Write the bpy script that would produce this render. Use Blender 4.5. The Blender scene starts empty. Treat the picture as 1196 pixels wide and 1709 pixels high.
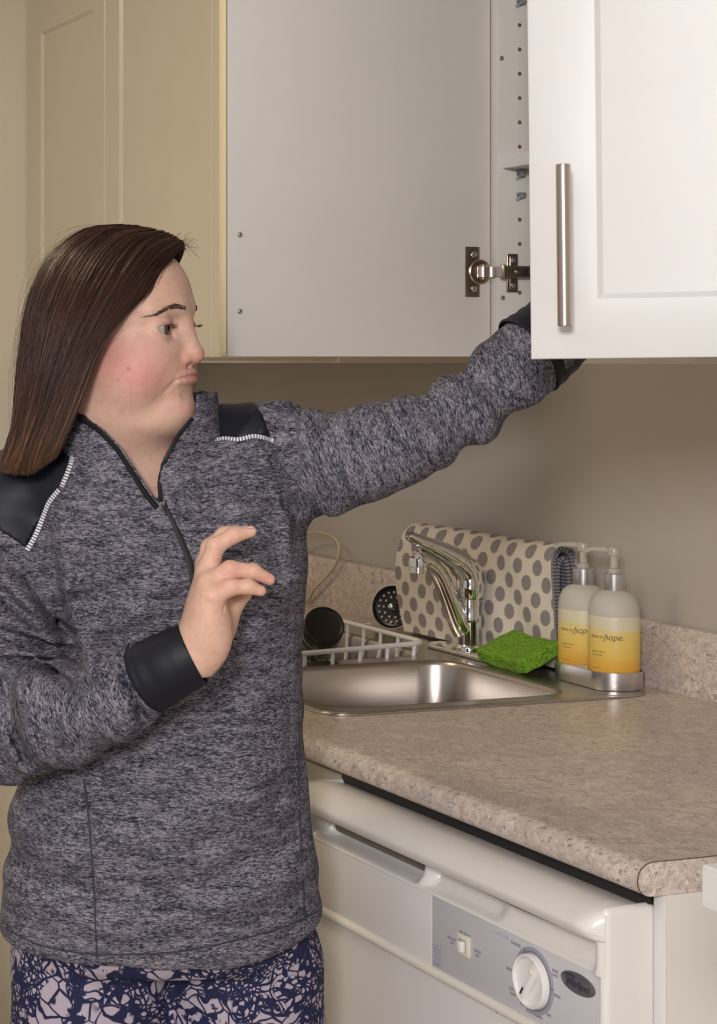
import bpy, bmesh, math, random
import numpy as np
from mathutils import Vector, Matrix
from mathutils.bvhtree import BVHTree
random.seed(7); RNG = np.random.default_rng(11)
SC = bpy.context.scene; COL = SC.collection
PI = math.pi
# ---------------------------------------------------------------- camera
FPX, CXP, YH = 3205.0, -29.0, 603.0            # focal length and principal point in photo pixels (1196 x 1709)
CAM = Vector((1.499, -1.811, 1.38))
YAW = math.atan2(0.9457, 0.3249)
FW = Vector((-math.sin(YAW), math.cos(YAW), 0)); RT = Vector((math.cos(YAW), math.sin(YAW), 0))
cd = bpy.data.cameras.new('camera'); co = bpy.data.objects.new('camera', cd); COL.objects.link(co)
co.location = CAM; co.rotation_euler = (PI/2, 0, YAW)
cd.sensor_fit = 'HORIZONTAL'; cd.sensor_width = 36; cd.lens = 36*FPX/1196
cd.shift_x = (598-CXP)/1196; cd.shift_y = -(854.5-YH)/1196; cd.clip_start = 0.05
SC.camera = co
# ---------------------------------------------------------------- light and exposure
SC.view_settings.view_transform = 'Standard'; SC.view_settings.look = 'None'
SC.view_settings.exposure = 0.0; SC.view_settings.gamma = 1; SC.view_settings.use_curve_mapping = False
W = bpy.data.worlds.new('room_light'); SC.world = W; W.use_nodes = True
bg = W.node_tree.nodes['Background']; bg.inputs[0].default_value = (1.0, 0.95, 0.92, 1); bg.inputs[1].default_value = 0.40
def area(name, loc, target, size, power, col, sizey=None):
    l = bpy.data.lights.new(name, 'AREA'); l.energy = power; l.color = col; l.size = size
    if sizey: l.shape = 'RECTANGLE'; l.size_y = sizey
    o = bpy.data.objects.new(name, l); COL.objects.link(o); o.location = loc
    o.rotation_euler = (Vector(target)-Vector(loc)).to_track_quat('-Z', 'Y').to_euler(); return o
area('flash_softbox', (3.0, -3.1, 2.2), (-.5, -.5, 1.15), .6, 108, (1.0, .965, .95))
area('ceiling_fixture_light', (-1.35, -1.5, 2.38), (-1.35, -1.3, 0), .5, 9, (1.0, .80, .52))
area('ceiling_bounce', (.6, -2.2, 2.38), (.3, -1.8, 0), 1.6, 10, (1.0, .95, .92))

# ---------------------------------------------------------------- materials
def mat(name, col, rough=.5, metal=0.0, spec=.5, coat=0, trans=0, ior=1.45, sss=0, emit=None):
    m = bpy.data.materials.new(name); m.use_nodes = True
    b = m.node_tree.nodes['Principled BSDF']
    b.inputs['Base Color'].default_value = (*col, 1); b.inputs['Roughness'].default_value = rough
    b.inputs['Metallic'].default_value = metal; b.inputs['Specular IOR Level'].default_value = spec
    b.inputs['Coat Weight'].default_value = coat; b.inputs['Transmission Weight'].default_value = trans
    b.inputs['IOR'].default_value = ior
    if sss:
        b.inputs['Subsurface Weight'].default_value = sss; b.inputs['Subsurface Radius'].default_value = (.6, .25, .15)
        b.inputs['Subsurface Scale'].default_value = .012
    return m
class NT:
    def __init__(s, m): s.m = m; s.t = m.node_tree; s.b = s.t.nodes['Principled BSDF']
    def n(s, typ, **kw):
        x = s.t.nodes.new(typ)
        for k, v in kw.items(): setattr(x, k, v)
        return x
    def l(s, a, b): s.t.links.new(a, b)
    def coord(s, scale=(1, 1, 1), attr=None, obj='Object', rot=(0, 0, 0)):
        if attr: c = s.n('ShaderNodeAttribute', attribute_name=attr).outputs['Vector']
        else: c = s.n('ShaderNodeTexCoord').outputs[obj]
        mp = s.n('ShaderNodeMapping'); mp.inputs['Scale'].default_value = scale; mp.inputs['Rotation'].default_value = rot
        s.l(c, mp.inputs['Vector']); return mp.outputs[0]
    def noise(s, vec, scale, detail=3, rough=.5, dist=0):
        x = s.n('ShaderNodeTexNoise'); x.inputs['Scale'].default_value = scale; x.inputs['Detail'].default_value = detail
        x.inputs['Roughness'].default_value = rough; x.inputs['Distortion'].default_value = dist; s.l(vec, x.inputs['Vector']); return x.outputs['Fac']
    def ramp(s, fac, stops, interp='LINEAR'):
        r = s.n('ShaderNodeValToRGB'); r.color_ramp.interpolation = interp
        e = r.color_ramp.elements
        while len(e) < len(stops): e.new(.5)
        for q, (p, c) in zip(e, stops):
            q.position = p; q.color = (c, c, c, 1) if isinstance(c, (int, float)) else (*c, 1)
        s.l(fac, r.inputs[0]); return r.outputs[0]
    def mix(s, fac, a, b, mode='MIX'):
        x = s.n('ShaderNodeMix', data_type='RGBA', blend_type=mode)
        for i, v in ((0, fac), (6, a), (7, b)):
            if hasattr(v, 'links') or hasattr(v, 'is_linked'): s.l(v, x.inputs[i])
            elif i == 0: x.inputs[0].default_value = v
            else: x.inputs[i].default_value = (*v, 1)
        return x.outputs[2]
    def math(s, op, a, b=None, clamp=False):
        x = s.n('ShaderNodeMath', operation=op, use_clamp=clamp)
        for i, v in ((0, a), (1, b)):
            if v is None: continue
            if hasattr(v, 'is_linked'): s.l(v, x.inputs[i])
            else: x.inputs[i].default_value = v
        return x.outputs[0]
    def bump(s, h, strength=.3, dist=.001):
        x = s.n('ShaderNodeBump'); x.inputs['Strength'].default_value = strength; x.inputs['Distance'].default_value = dist
        s.l(h, x.inputs['Height']); s.l(x.outputs[0], s.b.inputs['Normal'])
    def base(s, c): s.l(c, s.b.inputs['Base Color'])

M = {}
def painted(name, col, rough, bs=.15, scale=220, spec=.4):
    m = mat(name, col, rough, spec=spec); t = NT(m); v = t.coord()
    n = t.noise(v, scale, 2); t.bump(n, bs, .0006)
    n2 = t.noise(v, 3, 3); t.base(t.mix(t.ramp(n2, [(.35, 0), (.65, 1)]), tuple(c*.97 for c in col), tuple(min(1, c*1.02) for c in col)))
    M[name] = m; return m
painted('wall_paint', (.475, .43, .385), .62, .35, 160)
painted('cream_wall', (.60, .55, .44), .33, .1)
painted('ceiling_white', (.78, .76, .72), .8)
painted('cabinet_cream', (.55, .485, .375), .3, .04, spec=.5)
painted('cabinet_white', (.71, .70, .695), .38, .05)
painted('cabinet_inside', (.63, .60, .57), .45, .05)
painted('edge_band', (.66, .60, .49), .4, .03)
painted('panel_side', (.66, .62, .58), .45, .05)
painted('enamel', (.75, .72, .695), .28, .05, 90, .5)
painted('enamel_door', (.66, .63, .62), .3, .05, 90, .5)
painted('panel_grey', (.54, .535, .565), .4, .03)
painted('trim_ivory', (.74, .70, .63), .3, .03)
M['plug_ivory'] = mat('plug_ivory', (.72, .68, .52), .4)
M['dark'] = mat('dark', (.02, .018, .018), .6)
M['ink'] = mat('ink', (.13, .12, .17), .6)
M['ink_soft'] = mat('ink_soft', (.34, .32, .40), .6)
M['ring_grey'] = mat('ring_grey', (.20, .19, .23), .4)
M['knob_white'] = mat('knob_white', (.78, .76, .75), .25)
M['badge'] = mat('badge', (.20, .19, .21), .3, .6)
M['steel'] = mat('steel', (.52, .49, .46), .28, 1)
t = NT(M['steel']); v = t.coord((4, 300, 60)); t.bump(t.noise(v, 6, 2), .08, .0003)
M['steel_bowl'] = mat('steel_bowl', (.47, .43, .40), .3, 1)
M['nickel'] = mat('nickel', (.55, .47, .42), .28, 1)
t = NT(M['nickel']); v = t.coord((400, 400, 4)); t.bump(t.noise(v, 3, 2), .12, .0003)
M['hinge_metal'] = mat('hinge_metal', (.45, .38, .31), .26, 1)
M['zinc'] = mat('zinc', (.60, .64, .66), .25, 1)
M['chrome'] = mat('chrome', (.80, .79, .79), .07, 1)
M['alu'] = mat('alu', (.68, .67, .69), .32, 1)
M['white_coat'] = mat('white_coat', (.80, .79, .79), .35)
M['black_plastic'] = mat('black_plastic', (.012, .010, .010), .32)
M['jar_green'] = mat('jar_green', (.018, .06, .02), .12, coat=.5)
M['print_white'] = mat('print_white', (.62, .66, .58), .5)
M['cord_cream'] = mat('cord_cream', (.62, .56, .38), .45)
M['clear'] = mat('clear', (.85, .88, .92), .08, trans=.85)
M['pump_clear'] = mat('pump_clear', (.78, .73, .64), .25, trans=.55)
# laminate
m = mat('laminate', (.5, .45, .4), .34, spec=.45); t = NT(m); v = t.coord((1, 1, 1))
n1 = t.noise(v, 75, 6, .72, .6); n2 = t.noise(v, 210, 4, .6); n3 = t.noise(v, 14, 3, .5); n4 = t.noise(t.coord((1, 2.2, 1.5)), 120, 5, .7, 1.2)
c = t.mix(t.ramp(n1, [(.36, 0), (.60, 1)]), (.44, .35, .30), (.74, .635, .57))
c = t.mix(t.ramp(n3, [(.42, 0), (.62, .55)]), c, (.50, .43, .38))
c = t.mix(t.ramp(n2, [(.54, 0), (.68, .8)]), c, (.76, .70, .65))
c = t.mix(t.ramp(n4, [(.37, .9), (.44, 0)]), c, (.16, .145, .165))
t.base(c); M['laminate'] = m
# floor
m = mat('floor_vinyl', (.4, .34, .27), .4); t = NT(m); v = t.coord()
br = t.n('ShaderNodeTexBrick'); br.inputs['Scale'].default_value = 1; br.inputs['Brick Width'].default_value = .3; br.inputs['Row Height'].default_value = .3
br.inputs['Mortar Size'].default_value = .003; br.offset = 0; br.inputs['Color1'].default_value = (.42, .36, .29, 1); br.inputs['Color2'].default_value = (.38, .33, .26, 1); br.inputs['Mortar'].default_value = (.2, .17, .14, 1)
t.l(v, br.inputs['Vector']); t.base(br.outputs[0]); M['floor_vinyl'] = m

# ---------------------------------------------------------------- object helpers
def wm(o): return (wm(o.parent) if o.parent else Matrix()) @ o.matrix_basis
def tag(o, label=None, cat=None, group=None, kind=None):
    if label: o['label'] = label
    if cat: o['category'] = cat
    if group: o['group'] = group
    if kind: o['kind'] = kind
    return o
def thing(name, loc, label, cat, group=None, rz=0):
    o = bpy.data.objects.new(name, None); COL.objects.link(o); o.location = loc; o.rotation_euler = (0, 0, rz)
    o.empty_display_size = .05
    return tag(o, label, cat, group)
def link(name, me, m, parent=None, local=False, smooth=True):
    o = bpy.data.objects.new(name, me); COL.objects.link(o)
    if m is not None:
        for q in (m if isinstance(m, (list, tuple)) else [m]): me.materials.append(q)
    if smooth: me.polygons.foreach_set('use_smooth', [True]*len(me.polygons))
    if parent:
        o.parent = parent
        if not local: me.transform(wm(parent).inverted())
    me.update(); return o
def obj(name, bm, m, parent=None, smooth=30, local=False):
    me = bpy.data.meshes.new(name)
    bmesh.ops.recalc_face_normals(bm, faces=bm.faces[:])
    if smooth:
        for f in bm.faces: f.smooth = True
        ca = math.radians(smooth)
        for e in bm.edges:
            if len(e.link_faces) == 2 and e.calc_face_angle(0) > ca: e.smooth = False
            elif len(e.link_faces) != 2: e.smooth = False
    bm.to_mesh(me); bm.free()
    return link(name, me, m, parent, local, smooth=False)
def B(): return bmesh.new()
def box(bm, x0, x1, y0, y1, z0, z1, bev=0, seg=2, mtx=None):
    t = bmesh.new(); bmesh.ops.create_cube(t, size=1)
    for v in t.verts: v.co = Vector(((x0+x1)/2+v.co.x*(x1-x0), (y0+y1)/2+v.co.y*(y1-y0), (z0+z1)/2+v.co.z*(z1-z0)))
    if bev: bmesh.ops.bevel(t, geom=t.edges[:], offset=bev, segments=seg, affect='EDGES', profile=.5)
    if mtx: t.transform(mtx)
    me = bpy.data.meshes.new('t'); t.to_mesh(me); t.free(); bm.from_mesh(me); bpy.data.meshes.remove(me); return bm
def rings(bm, rs, closed=True, caps=True):
    """loft a list of rings (lists of points, equal length)"""
    R_ = [[bm.verts.new(p) for p in r] for r in rs]; n = len(rs[0])
    for a, b in zip(R_[:-1], R_[1:]):
        for i in range(n if closed else n-1):
            j = (i+1) % n; bm.faces.new((a[i], a[j], b[j], b[i]))
    if caps: bm.faces.new(R_[0][::-1]); bm.faces.new(R_[-1])
    return R_
def frame(t):
    t = t.normalized(); a = Vector((0, 0, 1)) if abs(t.z) < .9 else Vector((1, 0, 0))
    u = t.cross(a).normalized(); return u, t.cross(u).normalized()
def tube(bm, pts, r, n=12, closed=False, caps=True, flat=1.0):
    pts = [Vector(p) for p in pts]; N = len(pts); rr = r if isinstance(r, (list, tuple)) else [r]*N
    tg = []
    for i in range(N):
        a = pts[(i-1) % N] if (closed or i > 0) else pts[i]; b = pts[(i+1) % N] if (closed or i < N-1) else pts[i]
        tg.append((b-a).normalized())
    u, w = frame(tg[0]); out = []
    for i in range(N):
        u = (u-tg[i]*u.dot(tg[i])).normalized(); w = tg[i].cross(u)
        out.append([pts[i]+(u*math.cos(2*PI*k/n)*rr[i]+w*math.sin(2*PI*k/n)*rr[i]*flat) for k in range(n)])
    if closed: out.append(out[0]); 
    if closed:
        R_ = [[bm.verts.new(p) for p in q] for q in out[:-1]]
        for i in range(N):
            a, b = R_[i], R_[(i+1) % N]
            for k in range(n): bm.faces.new((a[k], a[(k+1) % n], b[(k+1) % n], b[k]))
    else: rings(bm, out, caps=caps)
    return bm
def lathe(bm, prof, org=(0, 0, 0), axis=(0, 0, 1), n=40, sx=1.0, caps=True, start=0):
    ax = Vector(axis).normalized(); u, w = frame(ax); o = Vector(org)
    rings(bm, [[o+ax*h+(u*math.cos(2*PI*k/n)*sx+w*math.sin(2*PI*k/n))*max(r, 1e-5) for k in range(n)] for r, h in prof], caps=caps)
    return bm
def catmull(P, per=8, closed=False):
    P = [Vector(p) for p in P]; out = []; N = len(P)
    for i in range(N if closed else N-1):
        a = P[(i-1) % N] if (closed or i > 0) else P[0]; b = P[i]; c = P[(i+1) % N]; d = P[(i+2) % N] if (closed or i+2 < N) else P[-1]
        for k in range(per):
            s = k/per
            out.append(.5*((2*b)+(c-a)*s+(2*a-5*b+4*c-d)*s*s+(3*b-a-3*c+d)*s**3))
    if not closed: out.append(P[-1])
    return out
def rrect(x0, x1, y0, y1, r, z, n=6):
    out = []
    for cx, cy, a in ((x1-r, y1-r, 0), (x0+r, y1-r, 90), (x0+r, y0+r, 180), (x1-r, y0+r, 270)):
        for k in range(n+1):
            t_ = math.radians(a+90*k/n); out.append(Vector((cx+r*math.cos(t_), cy+r*math.sin(t_), z)))
    return out
def fill2d(loops, z0, z1, bev=0):
    cu = bpy.data.curves.new('c', 'CURVE'); cu.dimensions = '2D'; cu.fill_mode = 'BOTH'; cu.extrude = (z1-z0)/2-bev; cu.bevel_depth = bev; cu.bevel_resolution = 2
    for L in loops:
        s = cu.splines.new('POLY'); s.points.add(len(L)-1); s.use_cyclic_u = True
        for q, p in zip(s.points, L): q.co = (p[0], p[1], 0, 1)
    o = bpy.data.objects.new('c', cu); COL.objects.link(o); bpy.context.view_layer.update()
    me = bpy.data.meshes.new_from_object(o.evaluated_get(bpy.context.evaluated_depsgraph_get())); bpy.data.objects.remove(o)
    me.transform(Matrix.Translation((0, 0, (z0+z1)/2))); return me
def text_mesh(s, size, shear=0, ext=.0001, sx=1.0, align='CENTER', spacing=1):
    cu = bpy.data.curves.new('t', 'FONT'); cu.body = s; cu.size = size; cu.shear = shear; cu.extrude = ext; cu.align_x = align; cu.align_y = 'CENTER'; cu.space_character = spacing
    o = bpy.data.objects.new('t', cu); COL.objects.link(o); bpy.context.view_layer.update()
    me = bpy.data.meshes.new_from_object(o.evaluated_get(bpy.context.evaluated_depsgraph_get())); bpy.data.objects.remove(o)
    me.transform(Matrix.Diagonal((sx, 1, 1, 1))); return me
def merge(bm, me, mtx=None):
    if mtx is not None: me.transform(mtx)
    bm.from_mesh(me); bpy.data.meshes.remove(me)
def at(u, v, X=None, Y=None, Z=None, d=None):
    """a point seen at photo pixel u,v on a plane of the room (or at depth d)"""
    s = (u-CXP)/FPX; D = FW+RT*s+Vector((0, 0, -(v-YH)/FPX))
    if X is not None: t_ = (X-CAM.x)/D.x
    elif Y is not None: t_ = (Y-CAM.y)/D.y
    elif Z is not None: t_ = (Z-CAM.z)/D.z
    else: t_ = d
    return CAM+D*t_
# ================================================================ the setting
def struct(name, m, *b, bev=0):
    bm = B(); box(bm, *b, bev=bev); o = obj(name, bm, m); o['kind'] = 'structure'; return o
struct('floor', M['floor_vinyl'], -2.56, 3.4, -4.2, .14, -.06, 0)
struct('ceiling', M['ceiling_white'], -2.56, 3.4, -4.2, .14, 2.44, 2.5)
struct('wall_back', M['wall_paint'], -2.56, 3.4, .02, .14, 0, 2.44)
struct('wall_left', M['cream_wall'], -2.56, -2.425, -4.2, .02, 0, 2.44)

# ================================================================ upper cabinets
CZ0, CZ1, DZ0 = 1.377, 2.16, 1.386
XL, XR, YF = -.671, .091, -.36
cab = thing('wall_cabinet', ((XL+XR)/2, -.17, CZ0), 'white double-door wall cabinet standing open above the counter, hand reaching inside', 'cabinet')
b = B(); box(b, XL, XL+.016, YF, .018, CZ0, CZ1, .0008)
o = obj('side_panel', b, M['cabinet_inside'], cab)
b = B(); box(b, XR-.016, XR, YF, .018, CZ0, CZ1, .0008); obj('side_panel', b, M['cabinet_inside'], cab)
b = B(); box(b, XL+.0162, XR-.0162, YF, .012, CZ0, CZ0+.016, .0008); obj('bottom_panel', b, M['edge_band'], cab)
b = B(); box(b, XL+.0162, XR-.0162, YF, .012, CZ1-.016, CZ1, .0008); obj('top_panel', b, M['cabinet_inside'], cab)
b = B(); box(b, XL+.0162, XR-.0162, .0125, .018, CZ0+.002, CZ1-.002); obj('back_panel', b, M['cabinet_inside'], cab)
XS = XL+.016
b = B(); box(b, XS+.001, XR-.0175, -.353, .011, 1.632, 1.650, .001); obj('shelf', b, M['cabinet_white'], cab)
b = B()                                          # drilled shelf-pin holes, a column of dark discs with countersunk rims
for yy in (-.3265, -.06):
    for k in range(-1, 17):
        z = 1.821-.0319*(k)
        if z < 1.42 or any(abs(z-q) < .012 for q in (1.626, 1.597)): continue
        lathe(b, [(.0027, 0), (.0027, .0003), (.0021, .0004), (.0017, .00042)], (XS, yy, z), (1, 0, 0), 14)
obj('shelf_pin_hole', b, mat('hole_brown', (.16, .085, .055), .7), cab)['kind'] = 'stuff'
for yy, z in ((-.3265, 1.8505), (-.3265, 1.6245), (-.3265, 1.597), (-.06, 1.6245)):
    p = B(); lathe(p, [(.0045, 0), (.0045, .002), (.0028, .0025), (.0028, .009), (.0018, .010)], (XS, yy, z), (1, 0, 0), 14)
    box(p, XS+.0005, XS+.010, yy-.0055, yy+.004, z+.001, z+.004, .0008)
    tube(p, [(XS+.003, yy-.0075, z-.006), (XS+.006, yy, z), (XS+.003, yy+.003, z+.003)], .002, 8)
    o = obj('shelf_pin', p, M['clear'], cab); o['label'] = 'clear plastic shelf pin'
def screw(parent, org, axis, r=.0036):
    s = B(); lathe(s, [(r, -.0005), (r, .0006), (r*.8, .0016), (r*.45, .0021), (r*.42, .0012), (.0001, .001)], org, axis, 18)
    u, w = frame(Vector(axis)); q = Vector(org)+Vector(axis)*.0021
    return obj('screw', s, M['zinc'], parent)
for yy, z in ((-.3583, 1.7761), (-.3625+.006, 1.4629)): screw(cab, (XS, yy+.004, z), (1, 0, 0), .0034)
# left door, open at right angles, its inner face towards us
XD = XL+.0006
b = B(); box(b, XD-.018, XD, -.742, -.3604, DZ0, CZ1-.003, .0012); ld = obj('door', b, M['cabinet_inside'], cab); ld['label'] = 'left door swung fully open, inner face showing'
b = B(); box(b, XD-.0182, XD+.0002, -.7452, -.7441, DZ0+.001, CZ1-.004, .0004); obj('edge_strip', b, mat('band_yellow', (.74, .64, .42), .4), ld)
for v in (392, 520): p = at(400, v, X=XD); screw(ld, (XD, p.y, p.z), (1, 0, 0), .0036)
p = at(371, 588, X=XD); s = B(); lathe(s, [(.0034, 0), (.0034, .001), (.002, .0016), (.0001, .0017)], (XD, p.y, p.z), (1, 0, 0), 18); obj('bumper', s, M['plug_ivory'], ld)
# concealed hinge
hg = B(); box(hg, XD-.0002, XD+.0016, -.3995, -.3775, 1.4640, 1.5300, .0007)
hg = obj('hinge', hg, M['hinge_metal'], cab); hg['label'] = 'brass coloured concealed hinge'
zc = 1.4972
c_ = B(); lathe(c_, [(.0165, 0), (.0165, .0022), (.015, .0034), (.011, .0034), (.0095, .0012), (.0001, .001)], (XD+.0005, -.378, zc), (1, 0, 0), 36); obj('hinge_cup', c_, M['hinge_metal'], hg)
c_ = B(); box(c_, XD+.003, XD+.0042, -.3795, -.352, zc-.0075, zc+.0065, .0004)
c2 = catmull([(XD+.001, -.381, zc), (XD+.006, -.376, zc), (XD+.010, -.366, zc), (XS+.0075, -.358, zc)], 5)
for a_, b_ in zip(c2[:-1], c2[1:]):
    pass
rings(c_, [[p+Vector((0, 0, -.0068)), p+Vector((.0016, 0, -.0068)), p+Vector((.0016, 0, .0062)), p+Vector((0, 0, .0062))] for p in c2]); obj('hinge_link', c_, mat('link_metal', (.62, .54, .50), .2, 1), hg)
c_ = B(); box(c_, XS+.003, XS+.0115, -.3575, -.300, zc-.0085, zc+.0075, .0016); box(c_, XS+.0032, XS+.0128, -.3585, -.3560, zc-.010, zc+.009, .0008)
obj('hinge_arm', c_, M['hinge_metal'], hg)
c_ = B(); box(c_, XS, XS+.0028, -.3475, -.3305, zc-.0270, zc+.0235, .0012, 3); box(c_, XS, XS+.0045, -.3445, -.3335, zc-.024, zc+.0205, .0015, 3); obj('mounting_plate', c_, M['hinge_metal'], hg)
c_ = B(); box(c_, XS+.0113, XS+.0118, -.3315, -.3215, zc-.0048, zc+.0040, .0004); obj('hinge_slot', c_, M['dark'], hg)
for (x, y, z, r) in ((XD+.0016, -.3865, zc+.0225, .0042), (XD+.0016, -.3865, zc-.0225, .0042), (XS+.0043, -.339, zc+.0145, .0036), (XS+.0043, -.339, zc-.018, .0036), (XS+.0115, -.340, zc-.0004, .0026), (XS+.0115, -.3135, zc-.0004, .0032)):
    screw(hg, (x, y, z), (1, 0, 0), r)
# right door: raised shaker frame with a sunk centre, half open
DW_, DH_ = .381, CZ1-.003-DZ0
def shaker(name, w, h, m, parent, stile=.064, rail=.059, t=.018, sink=.0055, bevel=.006):
    """door in its own frame: x 0..w, front at y=-t, z 0..h"""
    bm = B(); r = .0022
    def R(i, j, y): return [Vector((i, y, i2)) for i, i2 in ()]
    def rect(a, bt, c, y): return [Vector((a, y, bt)), Vector((w-a, y, bt)), Vector((w-a, y, h-bt)), Vector((a, y, h-bt))]
    seq = [rect(0, 0, 0, 0), rect(0, 0, 0, -t+r), rect(r*.3, r*.3, 0, -t+r*.3), rect(r, r, 0, -t),
           rect(stile, rail, 0, -t), rect(stile+bevel*.25, rail+bevel*.25, 0, -t+sink*.2), rect(stile+bevel*.8, rail+bevel*.8, 0, -t+sink*.9), rect(stile+bevel, rail+bevel, 0, -t+sink)]
    rings(bm, seq)
    return obj(name, bm, m, parent, smooth=25, local=True)
rd = shaker('door', DW_, DH_, M['cabinet_white'], cab); rd['label'] = 'right door half open, white with a sunk centre panel'
PHI = math.radians(51)
Mh = Matrix.Translation((XR-.002, YF-.003, DZ0)) @ Matrix.Rotation(PHI, 4, 'Z') @ Matrix.Rotation(math.radians(-.62), 4, 'Y') @ Matrix.Translation((-DW_, 0, 0))
rd.matrix_basis = wm(cab).inverted() @ Mh
cam_l = B()
hx, hz0, hz1 = .0345, .0320, .1905
tube(cam_l, [(hx, -.018-.030, hz0), (hx, -.018-.030, hz0+.0006), (hx, -.018-.030, hz1-.0006), (hx, -.018-.030, hz1)], [.0065, .0070, .0070, .0065], 28)
hd = obj('handle', cam_l, M['nickel'], rd, local=True); hd['label'] = 'brushed nickel bar handle'
for z in (hz0+.030, hz1-.0325):
    q = B(); lathe(q, [(.005, 0), (.005, .024), (.005, .028)], (hx, -.0182, z), (0, -1, 0), 20); obj('handle_post', q, M['nickel'], hd, local=True)

# far wall cabinet on the same wall
fc = thing('wall_cabinet', (-1.95, -.17, CZ0), 'cream wall cabinet with two closed panelled doors behind the woman', 'cabinet')
XF0, XF1 = -2.422, -1.10
b = B(); box(b, XF0, XF1, -.342, .018, CZ0, CZ1, .001); obj('body', b, M['cabinet_cream'], fc)
def flatdoor(x0, x1, sl, sr):
    w = x1-x0; h = CZ1-.003-DZ0
    bm = B(); r = .002; t_ = .018; rail = .075
    def rect(l, rr, z, y): return [Vector((x0+l, y, DZ0+z)), Vector((x1-rr, y, DZ0+z)), Vector((x1-rr, y, DZ0+h-z)), Vector((x0+l, y, DZ0+h-z))]
    y0 = -.343
    rings(bm, [rect(0, 0, 0, y0), rect(0, 0, 0, y0-t_+r), rect(r, r, r, y0-t_), rect(sl, sr, rail, y0-t_), rect(sl+.006, sr+.006, rail+.006, y0-t_+.006), ])
    return obj('door', bm, M['cabinet_cream'], fc, smooth=25)
flatdoor(-1.983, -1.505, .070, .046); flatdoor(-2.420, -1.986, .080, .060); flatdoor(-1.502, -1.104, .064, .064)

# ================================================================ countertop
ct = thing('countertop', (-1.2, -.32, .878), 'speckled beige laminate countertop with rounded front edge and low backsplash', 'countertop')
CT0, CT1 = .8785, .91
def ctprof(x, back):
    pts = []
    yf = -.648; r1 = .0135; r2 = .0155
    for k in range(9):
        a = PI*1.5-(PI/2)*k/8; pts.append((x, yf+r1+r1*math.cos(a)*1, CT0+r1+r1*math.sin(a)))
    for k in range(9):
        a = PI-(PI/2)*k/8; pts.append((x, yf+r2+.002+(r2+.002)*math.cos(a), CT1-r2+r2*math.sin(a)))
    pts.append((x, -.60, CT1-.0002)); pts.append((x, back, CT1)); pts.append((x, back, CT0))
    return [Vector(p) for p in pts]
SX0, SX1, SY0, SY1 = -1.532, -.745, -.557, -.036
b = B()
rings(b, [ctprof(-2.423, SY0+.012), ctprof(-.001, SY0+.012)])
box(b, SX1-.012, -.001, SY0+.012, -.001, CT0, CT1); box(b, -2.423, SX0+.012, SY0+.012, -.001, CT0, CT1)
box(b, SX0+.012, SX1-.012, SY1-.010, -.001, CT0, CT1)
obj('worktop', b, M['laminate'], ct)
b = B(); rings(b, [ctprof(-.0008, -.002), ctprof(.0012, -.002)]); obj('end_cap', b, M['laminate'], ct)
b = B(); tube(b, ctprof(-.0009, -.002)[:-1], .00065, 6); obj('seam', b, mat('seam_brown', (.09, .045, .03), .6), ct)
b = B(); box(b, -2.423, 0, -.0005, .019, CT1-.02, 1.0045, .003, 3)
obj('backsplash', b, M['laminate'], ct)

# base cabinet and end panel
ep = thing('end_panel', (.0, -.3, 0), 'white vertical end panel closing the cabinet run beside the dishwasher', 'cabinet panel')
b = B(); box(b, -.0155, .0008, -.617, .018, 0, CT0-.0004, .0008); obj('board', b, M['panel_side'], ep)
b = B(); box(b, -.0157, .0010, -.6185, -.6172, 0, CT0-.001, .0004); obj('edge_strip', b, M['cabinet_white'], ep)
bc = thing('base_cabinet', (-1.5, -.3, 0), 'cream base cabinet under the sink behind the woman', 'cabinet')
b = B(); box(b, -2.422, -.625, -.585, .018, .1, .72, .001); box(b, -2.422, -.625, -.50, .018, 0, .0995); box(b, -2.422, -.625, -.585, -.565, .72, CT0-.001)
obj('body', b, M['cabinet_cream'], bc)
for k in range(4):
    x0 = -2.418+k*.4475
    b = B(); box(b, x0, x0+.4445, -.604, -.586, .11, .862, .002); d_ = obj('door', b, M['cabinet_cream'], bc)
    q = B(); tube(q, [(x0+.40, -.636, .69), (x0+.40, -.636, .84)], .006, 16); tube(q, [(x0+.40, -.603, .715), (x0+.40, -.636, .715)], .004, 10); tube(q, [(x0+.40, -.603, .815), (x0+.40, -.636, .815)], .004, 10); obj('handle', q, M['nickel'], d_)

# ================================================================ dishwasher
dw = thing('dishwasher', (-.31, -.6, 0), 'white built-in dishwasher with a dial and rocker switch below the countertop', 'dishwasher')
DX0, DX1 = -.604, -.018
b = B(); box(b, DX0+.01, DX1-.004, -.615, -.03, .1, .862, .002); box(b, DX0+.01, DX1-.01, -.56, -.03, .0, .0995); obj('body', b, M['enamel'], dw)
b = B(); box(b, DX0+.004, DX1-.002, -.6215, -.6155, .846, .8782, .0005); obj('gap_shade', b, M['dark'], dw)  # added dark strip standing in for the shade under the counter edge
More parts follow.
